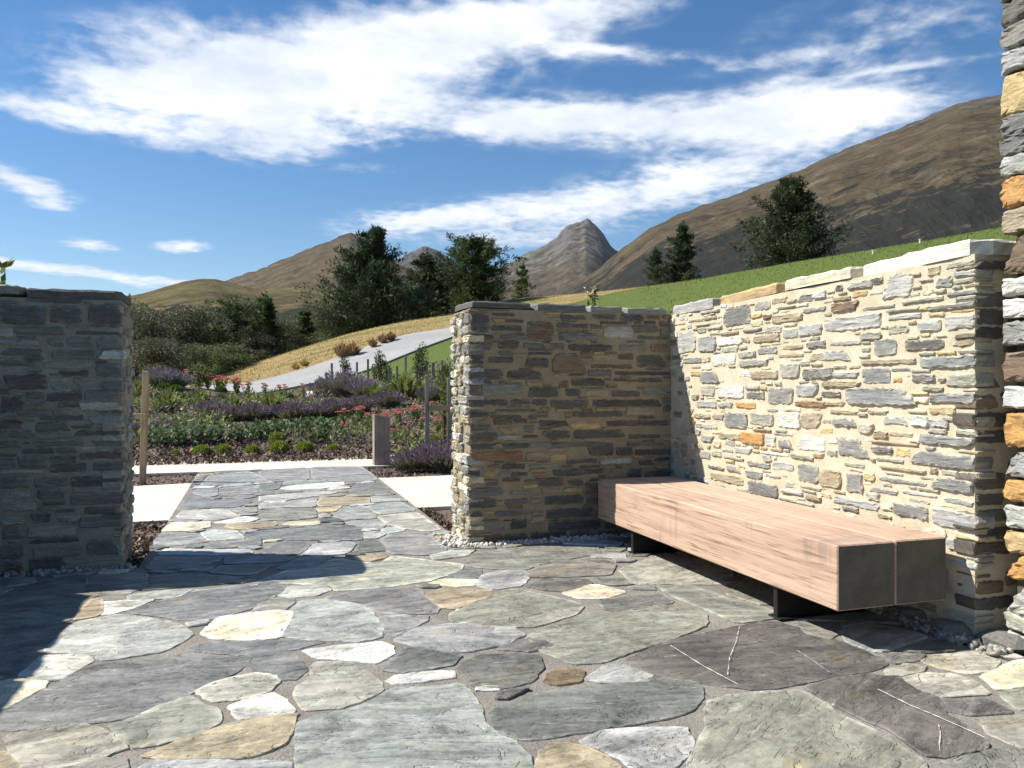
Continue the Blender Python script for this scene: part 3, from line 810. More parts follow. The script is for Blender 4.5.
TILES = {1: (0, 576, 4), 2: (256, 576, 4), 3: (512, 576, 4), 4: (768, 576, 4), 5: (100, 450, 5.12), 6: (260, 450, 5.12), 7: (400, 520, 5.12), 8: (560, 530, 5.12)}
FLAGS = [
 (1,'G',[(-80,120),(190,15),(590,-8),(565,55),(510,78),(375,85),(330,140),(290,182),(-80,238)]),
 (1,'G',[(-100,258),(290,198),(225,255),(170,305),(165,322),(80,400),(-100,392)]),
 (1,'L',[(180,305),(225,265),(310,190),(470,160),(700,195),(770,238),(700,285),(640,312),(420,343),(350,320)]),
 (1,'W',[(80,405),(170,325),(340,322),(370,345),(245,418),(200,423)]),
 (1,'C',[(-80,560),(-60,440),(60,422),(185,432),(160,458),(0,545)]),
 (1,'T',[(300,185),(370,98),(402,98),(400,155),(370,170)]),
 (1,'W',[(405,160),(412,112),(510,102),(615,100),(540,130),(440,158)]),
 (1,'L',[(515,95),(520,80),(700,64),(845,56),(640,95)]),
 (1,'B',[(510,150),(700,87),(880,54),(1100,22),(1140,60),(1000,138),(850,178),(720,183),(700,173)]),
 (1,'C',[(810,235),(880,172),(1000,155),(1120,145),(1170,150),(1145,200),(1110,255),(1000,262),(860,258)]),
 (1,'B',[(745,300),(830,272),(1000,268),(1200,266),(1295,272),(1180,298),(980,323)]),
 (1,'B',[(-60,570),(180,470),(370,360),(520,350),(720,320),(1000,338),(950,388),(830,448),(760,478),(640,520),(520,573),(300,600),(60,623),(-60,615)]),
 (1,'G',[(440,608),(530,582),(650,527),(765,490),(800,522),(868,547),(878,590),(800,640),(550,698),(480,640)]),
 (1,'K',[(22,650),(200,612),(330,607),(400,627),(460,660),(498,700),(400,738),(180,788),(95,773)]),
 (1,'T',[(-60,700),(30,720),(88,790),(100,860),(-60,860)]),
 (1,'K',[(785,465),(900,422),(1030,397),(1100,407),(1112,430),(1060,478),(940,503),(850,508)]),
 (1,'W',[(922,530),(1000,497),(1090,477),(1140,512),(1178,550),(1060,573),(960,578)]),
 (1,'T',[(575,730),(700,682),(870,622),(960,592),(1188,562),(1168,620),(1118,690),(1000,732),(700,738)]),
 (1,'G',[(250,792),(400,742),(498,747),(498,830),(250,850)]),
 (1,'M',[(560,778),(600,752),(900,753),(1155,757),(1165,860),(560,860)]),
 (2,'B',[(-60,350),(0,312),(100,294),(158,330),(198,385),(160,418),(60,423),(20,398)]),
 (2,'M',[(92,245),(132,195),(137,150),(182,107),(250,100),(420,122),(460,152),(502,215),(497,253),(400,268),(200,260)]),
 (2,'L',[(92,85),(132,47),(278,44),(297,60),(240,83),(150,90)]),
 (2,'K',[(2,125),(70,97),(148,97),(152,110),(110,143),(0,140)]),
 (2,'W',[(192,305),(330,287),(500,274),(542,290),(542,320),(480,353),(400,343),(240,333)]),
 (2,'K',[(162,490),(172,447),(222,422),(237,352),(370,352),(440,392),(488,432),(502,465),(430,503),(340,533),(200,543)]),
 (2,'M',[(172,600),(250,572),(400,542),(470,512),(540,462),(700,457),(818,442),(848,472),(888,530),(898,590),(938,630),(1028,680),(1088,740),(1120,870),(172,870)]),
 (2,'W',[(527,430),(562,407),(700,392),(788,392),(798,410),(640,430),(560,435)]),
 (2,'E',[(512,385),(562,332),(600,292),(700,302),(818,327),(788,360),(700,378),(580,393)]),
 (2,'M',[(552,265),(640,217),(800,197),(1030,217),(1068,240),(1000,278),(860,308),(750,308)]),
 (2,'M',[(502,240),(502,167),(560,162),(688,167),(678,185),(560,243)]),
 (2,'B',[(262,95),(430,57),(640,52),(668,75),(735,130),(715,153),(560,155),(480,148),(440,118)]),
 (2,'T',[(672,75),(760,52),(958,67),(938,85),(800,138),(750,133)]),
 (2,'C',[(692,35),(740,17),(888,20),(868,42),(800,46)]),
 (2,'E',[(812,370),(890,327),(1030,322),(1128,327),(1142,370),(1100,428),(1000,458),(880,448)]),
 (2,'W',[(882,463),(884,452),(960,452),(978,462)]),
 (7,'G',[(262,488),(360,442),(480,382),(560,362),(640,372),(780,402),(898,432),(935,450),(898,488),(700,553),(560,558),(400,543),(262,523)]),
 (2,'E',[(965,300),(1030,267),(1130,262),(1185,285),(1100,308)]),
 (3,'G',[(122,310),(62,250),(170,207),(330,152),(440,157),(600,127),(680,122),(768,152),(778,200),(640,258),(480,308),(360,353),(250,358)]),
 (3,'E',[(352,100),(480,87),(600,77),(648,110),(440,148),(370,138)]),
 (3,'C',[(205,75),(280,42),(350,42),(455,70),(370,93),(270,93)]),
 (3,'E',[(52,40),(130,22),(290,22),(318,35),(180,63)]),
 (3,'D',[(462,345),(560,297),(700,252),(990,192),(1050,192),(1120,207),(1290,262),(1460,332),(1496,360),(1450,383),(1240,418),(1010,463),(740,433),(560,398)]),
 (3,'G',[(582,45),(700,42),(800,72),(900,112),(1000,132),(1100,167),(900,193),(800,148),(650,88)]),
 (3,'L',[(295,425),(370,372),(430,364),(555,410),(545,428),(400,433)]),
 (3,'N',[(135,430),(152,402),(200,380),(286,387),(268,428),(180,443)]),
 (3,'E',[(-80,560),(-30,522),(100,482),(250,457),(420,442),(600,417),(720,432),(752,450),(752,500),(710,548),(600,578),(300,628),(120,658),(40,663),(-60,618)]),
 (3,'L',[(275,670),(360,632),(480,622),(700,620),(708,650),(712,690),(650,768),(560,840),(430,728)]),
 (3,'T',[(95,790),(122,722),(160,682),(260,687),(368,732),(428,782),(428,870),(60,870)]),
 (3,'G',[(705,800),(742,700),(792,610),(784,550),(794,512),(860,492),(1020,472),(1150,466),(1250,520),(1290,560),(1390,602),(1500,662),(1640,750),(1680,870),(700,870)]),
 (4,'D',[(155,455),(250,427),(400,402),(555,425),(598,462),(678,502),(698,560),(798,620),(885,690),(700,732),(640,728),(500,628),(380,578),(280,528)]),
 (4,'K',[(540,420),(620,402),(740,402),(828,432),(876,478),(700,488),(620,468)]),
 (4,'K',[(622,350),(680,327),(840,312),(925,350),(880,388),(800,398),(700,378)]),
 (4,'C',[(855,410),(1010,347),(1160,320),(1160,420),(910,463)]),
 (4,'E',[(695,505),(880,502),(978,550),(800,563),(712,545)]),
 (4,'G',[(930,484),(1100,434),(1160,540),(1000,540)]),
 (4,'G',[(862,600),(1000,572),(1160,562),(1160,720),(1000,688),(890,640)]),
 (4,'E',[(452,322),(640,325),(600,345),(500,358)]),
 (4,'K',[(480,390),(560,362),(630,372),(612,388),(540,403),(475,405)]),
 (4,'K',[(882,305),(960,300),(1160,317),(1010,333),(920,328)]),
 (4,'G',[(690,760),(900,712),(1000,712),(1160,740),(1160,870),(740,870)]),
 (4,'G',[(112,192),(275,240),(250,258),(162,240)]),
 (7,'B',[(242,295),(330,257),(408,262),(413,300),(360,303)]),
 (7,'M',[(402,345),(422,292),(500,267),(640,264),(658,290),(620,343),(480,363)]),
 (7,'G',[(335,240),(380,177),(500,157),(700,142),(1020,142),(1020,180),(800,213),(700,238),(650,258),(500,258)]),
 (7,'G',[(652,300),(702,247),(820,217),(1024,202),(1100,232),(1078,288),(760,300)]),
 (7,'E',[(642,345),(762,307),(960,312),(982,330),(840,373),(740,363)]),
 (6,'K',[(-55,700),(0,677),(200,602),(400,562),(600,590),(680,548),(900,577),(1035,592),(1025,620),(950,650),(860,678),(600,713),(380,728),(380,700),(150,690)]),
 (6,'B',[(2,540),(82,477),(200,472),(256,490),(200,538),(90,552)]),
 (6,'L',[(222,545),(282,487),(468,477),(487,490),(440,537),(300,552)]),
 (6,'E',[(497,525),(522,474),(600,463),(648,520),(560,528)]),
 (6,'M',[(622,460),(680,437),(860,432),(898,470),(955,520),(860,543),(670,538),(640,500)]),
 (6,'B',[(-78,440),(0,422),(300,392),(480,392),(526,430),(517,468),(240,468),(0,458)]),
 (6,'L',[(532,430),(590,422),(638,437),(600,458),(540,460)]),
 (6,'L',[(627,407),(700,400),(742,415),(660,433),(630,428)]),
 (6,'K',[(602,345),(800,322),(925,412),(860,422),(740,408),(650,383)]),
 (6,'M',[(552,290),(720,270),(798,315),(620,333),(580,318)]),
 (6,'M',[(382,345),(422,302),(540,292),(578,330),(598,353),(440,363)]),
 (6,'Y',[(292,305),(418,292),(380,320),(310,320)]),
 (6,'T',[(292,280),(312,247),(558,247),(558,275),(430,288),(320,293)]),
 (6,'L',[(572,240),(690,237),(718,262),(580,273)]),
 (6,'M',[(442,380),(470,367),(610,372),(638,385),(620,413),(500,398)]),
 (6,'C',[(112,385),(150,372),(298,367),(303,385),(200,393)]),
 (6,'W',[(102,200),(200,180),(428,167),(428,185),(300,203),(150,208)]),
 (6,'B',[(472,180),(600,167),(640,197),(676,230),(425,233),(500,205)]),
 (6,'G',[(2,320),(60,302),(280,312),(288,350),(140,368),(0,358)]),
 (6,'L',[(2,280),(130,272),(288,252),(278,298),(120,298),(0,308)]),
 (6,'L',[(2,240),(290,217),(398,222),(300,238),(120,263),(0,268)]),
 (6,'B',[(2,180),(108,172),(90,203),(0,223)]),
 (6,'M',[(2,107),(248,92),(248,158),(110,163),(0,163)]),
 (6,'M',[(262,90),(515,88),(578,130),(598,158),(440,168),(270,148)]),
 (5,'M',[(255,475),(312,432),(500,432),(552,475),(400,493),(290,498)]),
 (5,'L',[(522,430),(562,414),(690,417),(738,458),(600,468),(560,468)]),
 (5,'C',[(312,420),(372,377),(560,372),(558,400),(480,418)]),
 (5,'T',[(642,400),(652,387),(900,372),(900,393),(740,413),(680,408)]),
 (5,'L',[(392,350),(422,312),(640,307),(718,350),(600,363)]),
 (5,'B',[(412,300),(472,232),(560,262),(720,252),(776,270),(700,298)]),
 (5,'M',[(482,225),(502,202),(600,197),(598,238),(560,248)]),
 (5,'M',[(612,240),(622,197),(820,182),(798,228),(680,238)]),
 (5,'M',[(512,190),(562,132),(760,112),(860,160),(760,173)]),
 (5,'L',[(292,540),(332,512),(560,517),(760,517),(788,533),(600,543)]),
 (5,'B',[(242,615),(292,550),(620,552),(600,578),(400,613),(300,623)]),
 (5,'B',[(642,590),(642,553),(1008,552),(958,573),(800,588)]),
 (5,'B',[(402,625),(470,602),(588,597),(560,628)]),
 (5,'B',[(562,635),(622,602),(898,594),(798,638),(740,648)]),
 (5,'G',[(212,725),(262,652),(400,642),(738,657),(660,688),(400,710)]),
 (5,'B',[(905,615),(1024,557),(1195,545),(1120,598),(960,620)]),
 (5,'G',[(-60,660),(150,637),(238,642),(233,690),(180,728),(-60,742)]),
 (5,'L',[(142,752),(300,732),(478,722),(400,763),(150,773)]),
]
YP0, YP1 = -3.5, 13.60
XP0, XP1 = -2.75, 3.60
def in_region(P):
    x, y = P[:, 0], P[:, 1]
    court = (x > XP0) & (x < XP1) & (y > YP0) & (y < YW - .13)
    link = (x > PX0 - .02) & (x < PX1 + .02) & (y > YP0) & (y < YP1)
    return bool(np.all(court | link))

def build_paving():
    b = MB()
    # mortar bed
    def bed(x0, x1, y0, y1, z):
        gx, gy = np.meshgrid(np.arange(x0, x1 + .01, (x1 - x0) / max(2, int((x1 - x0) / .07))), np.arange(y0, y1 + .01, (y1 - y0) / max(2, int((y1 - y0) / .07))))
        gz = z + 0.006 * (fbm(gx * 5, gy * 5, 3, 2) - .5)
        return np.stack([gx, gy, gz], -1)
    for (x0, x1, y0, y1) in ((XP0, XP1, YP0, YW - .08), (PX0, PX1, YW - .0799, YP1)):
        G = bed(x0, x1, y0, y1, 0.0055)
        bb = MB(); bb.add(G.reshape(-1, 3), grid_faces(G.shape[0], G.shape[1]))
        tag(bb.build('paving_bed', M_JOINT, smooth=True), kind='structure')
    occ = Occ(XP0, XP1, YP0, YP1, 0.02)
    fr = lambda z0: (lambda Q, hv: np.column_stack([Q[:, 0], Q[:, 1], z0 + hv]))
    k = 0
    for (tile, c, poly) in FLAGS:
        ox, oy, s = TILES[tile]
        P = np.array([ground(ox + x / s, oy + y / s)[:2] for x, y in poly])
        if area(P) < 0: P = P[::-1]
        P[:, 0] = np.clip(P[:, 0], np.where(P[:, 1] > YW - .1, PX0, XP0), np.where(P[:, 1] > YW - .1, PX1, XP1 + .1))
        a = random.uniform(-.25, .25) + (0.0 if P[:, 1].mean() > 5 else random.choice([0, .3]))
        P = inset(P, -0.019)
        occ.mark(inset(chaikin(P, .1), -0.010))
        size = math.sqrt(abs(area(P)))
        stone(b, P, fr(k * 2.3e-5), 0.010 + random.uniform(0, .0035), .02, pal(c, .10), 0.0035, min(0.003, .006 * size), a, 0.003, 0.035 if P[:, 1].mean() < 5 else .06, rnd=1, edgec=random.choice([1, 1.15, 1.4, 1.7]), rr_=.10, rim=random.uniform(.012, .05))
        k += 1
    cols = 'BBMMMLLGGGKKETWCB'
    tries = [(0.50, 160), (0.36, 700), (0.25, 1600), (0.17, 3200), (0.11, 6000), (0.07, 7000)]
    for size, nt in tries:
        for _ in range(nt):
            if random.random() < .35: cx, cy = random.uniform(PX0, PX1), random.uniform(6.3, YP1)
            else: cx, cy = random.uniform(XP0, XP1), random.uniform(YP0, 6.6)
            n_ = random.choice([5, 6, 6, 7])
            ang = np.sort(np.linspace(0, 2 * math.pi, n_, endpoint=False) + rng.uniform(-.3, .3, n_))
            rr = rng.uniform(.75, 1.1, n_)
            asp = random.uniform(.45, .85); th = random.uniform(-.5, .5)
            q = np.stack([np.cos(ang) * rr, np.sin(ang) * rr * asp], 1) * size
            P = np.stack([q[:, 0] * math.cos(th) - q[:, 1] * math.sin(th) + cx, q[:, 0] * math.sin(th) + q[:, 1] * math.cos(th) + cy], 1)
            if not in_region(P) or not occ.free(P): continue
            # grow until it meets its neighbours
            for g in range(10):
                done = True
                for i in range(n_):
                    Q = P.copy(); d = Q[i] - P.mean(0); Q[i] = Q[i] + d / (np.linalg.norm(d) + 1e-6) * 0.03
                    if np.linalg.norm(Q[i] - P.mean(0)) < size * 1.7 and in_region(Q) and occ.free(Q): P = Q; done = False
                if done: break
            if area(P) < 0: P = P[::-1]
            occ.mark(inset(P, -0.014))
            stone(b, P, fr(k * 2.3e-5), 0.010 + random.uniform(0, .004), .02, pal(random.choice(cols), .1), 0.005, 0.0025, th, 0.003, 0.04, rnd=1, edgec=random.choice([1, 1.15, 1.4]), rr_=.08, rim=random.uniform(.01, .03))
            k += 1
    o = b.build('flagstone_paving', M_PAVER)
    tag(o, kind='structure')
    # white quartz veins lying in the two dark slabs
    q = MB()
    def vein(tile, pts, w_):
        ox, oy, s = TILES[tile]
        P = np.array([ground(ox + x / s, oy + y / s)[:2] for x, y in pts])
        R_ = resample(np.vstack([P, P[::-1][1:-1]]) if len(P) > 2 else P, .02)
        P2 = []
        for i in range(len(P) - 1):
            m_ = max(2, int(np.linalg.norm(P[i + 1] - P[i]) / .02))
            for j in range(m_): P2.append(P[i] + (P[i + 1] - P[i]) * j / m_)
        P2.append(P[-1]); P2 = np.array(P2)
        t = np.gradient(P2, axis=0); t /= np.linalg.norm(t, axis=1)[:, None]
        nn = np.stack([-t[:, 1], t[:, 0]], 1)
        ww = w_ * (0.5 + rng.random(len(P2)))[:, None] * .5
        e1 = P2 + nn * ww + rng.normal(0, .0012, P2.shape); e2 = P2 - nn * ww
        z = 0.0195
        V = np.concatenate([np.column_stack([e1, np.full(len(P2), z)]), np.column_stack([e2, np.full(len(P2), z)])])
        q.add(V, [(i, i + 1, len(P2) + i + 1, len(P2) + i) for i in range(len(P2) - 1)], (.60, .60, .57))
    vein(3, [(635, 292), (770, 378), (905, 450)], .0055)
    vein(3, [(1140, 312), (1200, 350), (1268, 400)], .0025)
    vein(3, [(910, 215), (895, 280), (870, 340), (862, 410)], .0025)
    vein(4, [(440, 470), (560, 530), (690, 585), (780, 625), (865, 665)], .005)
    vein(4, [(682, 612), (690, 650), (684, 690), (690, 728)], .0022)
    tag(q.build('quartz_vein', M_PEBBLE), kind='structure')
build_paving()
# ================================================================== STONE WALLS
def outline_rect(x0, x1, z0, z1, wob=0.22):
    w_, h_ = x1 - x0, z1 - z0; s = min(w_, h_) * wob
    r = lambda a=1.0: random.uniform(-1, 1) * s * a
    cut = lambda: random.uniform(0, .9) * s
    P = [(x0 + cut(), z0 + r(.3)), ((x0 + x1) / 2 + r(2), z0 + r(.35)), (x1 - cut(), z0 + r(.3)), (x1 + r(.35), (z0 + z1) / 2 + r(.6)),
         (x1 - cut(), z1 + r(.3)), ((x0 + x1) / 2 + r(2), z1 + r(.35)), (x0 + cut(), z1 + r(.3)), (x0 + r(.35), (z0 + z1) / 2 + r(.6))]
    t = random.random()
    if t < .14: P[0] = (x0 + min(w_ * .3, h_ * .8), z0); P[7] = (x0 + min(w_ * .12, h_ * .3), (z0 + z1) / 2)
    elif t < .28: P[4] = (x1 - min(w_ * .3, h_ * .8), z1); P[3] = (x1 - min(w_ * .12, h_ * .3), (z0 + z1) / 2)
    elif t < .36: P[6] = (x0 + min(w_ * .3, h_), z1); P[7] = (x0 + min(w_ * .15, h_ * .4), (z0 + z1) / 2)
    return np.array(P)

def core_box(b, lo, hi, res=0.035, amp=0.006, seed=0):
    """mortar body of a wall: six lightly uneven faces"""
    lo = np.array(lo, float); hi = np.array(hi, float)
    for ax in range(3):
        o1, o2 = (ax + 1) % 3, (ax + 2) % 3
        for sd in (0, 1):
            n1 = max(2, int((hi[o1] - lo[o1]) / res)); n2 = max(2, int((hi[o2] - lo[o2]) / res))
            A, B_ = np.meshgrid(np.linspace(lo[o1], hi[o1], n1), np.linspace(lo[o2], hi[o2], n2), indexing='ij')
            V = np.zeros(A.shape + (3,)); V[..., o1] = A; V[..., o2] = B_
            e = np.minimum(np.minimum(A - lo[o1], hi[o1] - A), np.minimum(B_ - lo[o2], hi[o2] - B_))
            d = amp * (2 * fbm(A * 9 + seed, B_ * 9, 4, seed + ax * 3 + sd) - 1) * np.clip(e / .04, 0, 1)
            V[..., ax] = (hi if sd else lo)[ax] + (1 if sd else -1) * d
            F = grid_faces(n1, n2)
            b.add(V.reshape(-1, 3), F if sd else F[:, ::-1])

class Face:
    """a wall face: s runs along it, z up; frame lifts stones off it"""
    def __init__(self, kind, at, s0, s1, z0, z1, smear=None):
        self.kind, self.at, self.s0, self.s1, self.z0, self.z1 = kind, at, s0, s1, z0, z1
        self.occ = Occ(s0, s1, z0, z1, 0.008); self.smear = smear
    def frame(self, Q, hv):
        a = self.at
        if self.kind == '-y': return np.column_stack([Q[:, 0], a - hv, Q[:, 1]])
        if self.kind == '+y': return np.column_stack([Q[:, 0], a + hv, Q[:, 1]])
        if self.kind == '-x': return np.column_stack([a - hv, Q[:, 0], Q[:, 1]])
        return np.column_stack([a + hv, Q[:, 0], Q[:, 1]])
    def place(self, b, P, c, up_=None, gap=0.007, mid=.007, edge=(False, False), rnd=1, wide=0.03):
        s = P[:, 0]
        sink = .03
        if edge[0] and s.min() < self.s0 + .06:
            P = P.copy(); k = P[:, 0] < s.mean(); P[k, 0] += (self.s0 - s.min()) + random.uniform(-wide, .004); sink = .12
        if edge[1] and s.max() > self.s1 - .06:
            P = P.copy(); k = P[:, 0] > s.mean(); P[k, 0] += (self.s1 - s.max()) + random.uniform(-.004, wide); sink = .12
        self.occ.mark(inset(P if area(P) > 0 else P[::-1], -gap))
        h_ = P[:, 1].max() - P[:, 1].min()
        up_ = random.uniform(.006, .018) if up_ is None else up_
        stone(b, P, self.frame, up_, .03, c, bev=min(.007, h_ * .22), mid=min(mid, h_ * .16), jit=min(.0028, h_ * .05), step=.022, sink=sink, rnd=rnd, edgec=1.06, rr_=.16, smear=self.smear)
    def fill(self, b, cols, passes, gap, edge=(False, False), skip=0.0, wob=.22, colfn=None, up=(.008, .022), mid=.007, wide=.03):
        g = self.occ.g; res = self.occ.res
        for (h0, h1, l0, l1) in passes:
            z = self.z0 + random.uniform(0, .015)
            while z < self.z1 - h0 - .01:
                x = self.s0 + random.uniform(0, .02)
                while x < self.s1 - .02:
                    h_ = random.uniform(h0, h1); L = random.uniform(l0, l1) * random.uniform(.6, 1)
                    L = min(L, self.s1 - x); 
                    if L < l0 * .5 or z + h_ > self.z1: x += .03; continue
                    i0 = int((x - self.s0) / res); i1 = int((x + L - self.s0) / res) + 1
                    j0 = int((z - self.z0) / res); j1 = int((z + h_ - self.z0) / res) + 1
                    col_blk = g[j0:j1, i0:i1].any(0)
                    if col_blk.any():
                        k = int(np.argmax(col_blk))
                        if k * res > l0: L = k * res - res * .5; 
                        else:
                            x += max(.016, (k + 1) * res); continue
                    if random.random() < skip:
                        g[j0:j1, i0:i1] = True; x += L + gap; continue
                    P = outline_rect(x, x + L, z, z + h_, wob)
                    c = pal(random.choice(cols), .22)
                    self.place(b, P, c, random.uniform(*up), gap, mid, edge, wide=wide)
                    x += L + gap
                z += .011

def traced(face, b, tiles, proj, edge, slopefn=None, wob=.16, up=None):
    for (ox, oy, s, items) in tiles:
        for it in items:
            x0, y0, x1, y1, c = it[:5]
            u0, u1 = ox + x0 / s, ox + x1 / s; v0, v1 = oy + y0 / s, oy + y1 / s
            uc, vc = (u0 + u1) / 2, (v0 + v1) / 2
            p = proj(uc, vc); pl = proj(u0, vc); pr = proj(u1, vc)
            dd = float(np.dot(p - CAMP, FW))
            sl = slopefn(uc, vc) if slopefn else 0.0
            hpx = max((v1 - v0) - abs(sl) * (u1 - u0) * .75, (v1 - v0) * .5)
            hm = hpx / FPX * dd
            ax = 0 if face.kind[1] == 'y' else 1
            a, b2 = sorted((pl[ax], pr[ax])); zc = p[2]
            if zc - hm / 2 < face.z0: zc = face.z0 + hm / 2 + .004
            if zc + hm / 2 > face.z1 + .05: continue
            cc = pal(c[0], .10)
            round_ = len(it) > 5
            P = outline_rect(a, b2, zc - hm / 2, zc + hm / 2, .30 if round_ else wob)
            face.place(b, P, cc, up, edge=edge, rnd=2 if round_ else 1)

def coping(b, x0, x1, y0, y1, ztop, along, lens, thick, cols, over, zfn=None, jz=.012, cuts=None):
    """flat cap stones laid in a row along the top of a wall"""
    s0, s1 = (x0, x1) if along == 'x' else (y0, y1)
    s = s0; i = 0
    while s < s1 - .05:
        L = random.uniform(*lens); c = random.choice(cols)
        if cuts and i < len(cuts): L, c = cuts[i]
        if s1 - (s + L) < lens[0] * .6: L = s1 - s
        e = min(s + L, s1) - .004
        lo_, hi_ = over
        t0, t1 = (y0, y1) if along == 'x' else (x0, x1)
        n_ = 5; P = []
        for k in range(n_): P.append((s + (e - s) * k / (n_ - 1), t0 - lo_ + random.uniform(-.016, .016)))
        for k in range(n_): P.append((e - (e - s) * k / (n_ - 1), t1 + hi_ + random.uniform(-.016, .016)))
        P = np.array(P)
        if along == 'y': P = P[:, ::-1]
        th = random.uniform(*thick); zt = ztop + random.uniform(-jz, jz)
        tl = random.uniform(-.012, .012); cx, cy = P.mean(0)
        def fr(Q, hv, zt=zt, tl=tl, cx=cx, cy=cy):
            q = Q[:, 0] if along == 'x' else Q[:, 1]; c0 = cx if along == 'x' else cy
            zb = zfn(q) if zfn else 0
            return np.column_stack([Q[:, 0], Q[:, 1], zt + zb + hv + tl * (q - c0)])
        stone(b, P, fr, 0.0, .03, pal(c, .1), bev=.014, mid=.010, jit=.0022, step=.07, sink=th, rnd=1, ang=0 if along == 'x' else 1.57)
        s = e + .004 + random.uniform(0, .004); i += 1

def make_wall(name, label, lo, hi, m_core, seed, amp=.006):
    b = MB(); core_box(b, lo, hi, .035, amp, seed)
    o = b.build(name, m_core, smooth=True)
    return tag(o, label, 'stone wall', None, 'thing')

PASS_STD = [(.060, .085, .20, .42), (.038, .055, .14, .34), (.022, .034, .10, .28), (.012, .018, .07, .18)]
PASS_LOOSE = [(.055, .085, .14, .30), (.035, .05, .10, .26), (.02, .03, .07, .2)]

# ---- middle wall: shaded front, sunlit free end
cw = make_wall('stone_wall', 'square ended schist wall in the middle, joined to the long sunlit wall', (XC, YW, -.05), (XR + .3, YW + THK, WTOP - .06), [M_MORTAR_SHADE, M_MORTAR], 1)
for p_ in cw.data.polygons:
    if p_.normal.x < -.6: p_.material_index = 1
sb = MB()
SM_S, SM_L, SM_G = (.32, .27, .185), (.62, .53, .37), (.30, .29, .24)  # smear tones; the first is the sand mortar with shade put in
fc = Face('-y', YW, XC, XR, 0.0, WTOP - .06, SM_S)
py = lambda u, v: on_y(u, v, YW)
C1 = (448, 296, 5.908, [(125,110,245,210,'D'),(265,105,390,118,'D'),(335,140,445,157,'D'),(255,178,435,205,'D'),(465,150,630,265,'N'),(645,160,720,190,'D'),(650,215,720,262,'E'),(125,228,270,252,'D'),(310,230,470,257,'E'),(125,278,260,318,'D'),(295,282,418,312,'D'),(445,280,580,308,'E'),(600,280,690,318,'E'),(130,345,215,405,'D'),(240,360,385,398,'D'),(475,332,612,348,'D'),(460,370,595,422,'D'),(610,345,828,455,'N',1),(130,435,325,490,'D'),(350,445,550,488,'D'),(195,518,445,590,'G'),(130,525,190,590,'E'),(478,540,650,597,'D'),(130,612,350,648,'D'),(370,612,490,643,'D'),(500,612,585,648,'D'),(605,613,830,662,'D'),(280,668,520,685,'E'),(545,660,605,678,'R'),(130,685,240,718,'D'),(250,705,435,720,'D'),(470,703,590,716,'D'),(535,735,720,772,'D')])
C2 = (560, 296, 5.908, [(0,115,160,140,'D'),(190,112,330,138,'D'),(355,112,495,150,'D'),(235,153,400,168,'D'),(0,162,170,192,'D'),(425,172,580,217,'E'),(255,180,435,250,'L'),(0,220,220,262,'B'),(455,235,640,258,'D'),(50,288,310,325,'D'),(345,285,510,322,'G'),(535,285,635,328,'N'),(190,348,330,382,'T'),(340,342,435,376,'D'),(450,350,640,422,'D'),(185,402,425,428,'N'),(320,445,650,470,'D'),(315,488,400,505,'D'),(460,485,600,510,'D'),(65,485,275,530,'D'),(30,548,120,590,'D'),(150,555,290,595,'T'),(305,558,470,595,'D'),(490,540,635,585,'G'),(190,612,605,655,'D'),(75,682,380,715,'D'),(385,660,560,710,'T'),(275,735,640,768,'D')])
C3 = (448, 420, 5.908, [(125,75,290,115,'D'),(290,90,430,118,'L'),(440,88,530,108,'D'),(550,65,720,110,'D'),(130,140,280,175,'D'),(315,138,480,168,'D'),(482,132,610,158,'G'),(615,128,900,160,'E'),(145,185,440,240,'R'),(460,190,600,235,'T'),(315,263,455,290,'D'),(475,262,660,285,'G'),(300,305,370,335,'G'),(375,310,470,333,'D'),(500,308,595,337,'R'),(610,292,800,328,'D'),(515,340,680,388,'D'),(360,415,530,440,'G'),(160,400,325,450,'E'),(130,470,285,518,'D'),(335,465,470,498,'E'),(570,442,800,498,'D'),(130,545,200,582,'D'),(280,535,440,565,'E'),(495,535,560,560,'G'),(580,520,850,575,'D'),(140,605,335,665,'G'),(370,585,465,645,'D'),(590,595,900,650,'D'),(145,680,330,725,'N'),(340,685,470,735,'D'),(490,680,700,730,'D')])
C4 = (560, 420, 5.908, [(80,58,390,108,'D'),(405,85,590,108,'D'),(168,135,315,210,'D'),(330,160,430,210,'D'),(440,170,650,205,'D'),(480,135,620,152,'G'),(40,230,220,255,'D'),(235,225,420,262,'L'),(465,235,560,265,'D'),(100,288,260,318,'D'),(290,290,380,335,'T'),(385,285,480,335,'D'),(500,295,650,335,'D'),(40,350,140,390,'D'),(165,340,260,360,'D')])
traced(fc, sb, [C1, C2, C3, C4], py, (True, False))
fc.fill(sb, 'DDDEENTTNTQ', [(.05, .07, .16, .34), (.03, .042, .12, .3), (.015, .024, .10, .3), (.009, .013, .06, .2)], .014, (True, False), .28)  # front stones darker than the sunlit end's, shade put into their colours
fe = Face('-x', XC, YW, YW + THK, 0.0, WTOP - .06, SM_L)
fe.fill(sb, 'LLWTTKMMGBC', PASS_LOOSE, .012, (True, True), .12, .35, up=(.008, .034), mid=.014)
sb.build('stonework', M_WSTONE, cw)
cb = MB()
coping(cb, XC - .01, XR - .01, YW, YW + THK, WTOP, 'x', (.35, .8), (.05, .075), 'DEEGED', (.001, .02), jz=.006)
cb.build('coping', M_WSTONE, cw)

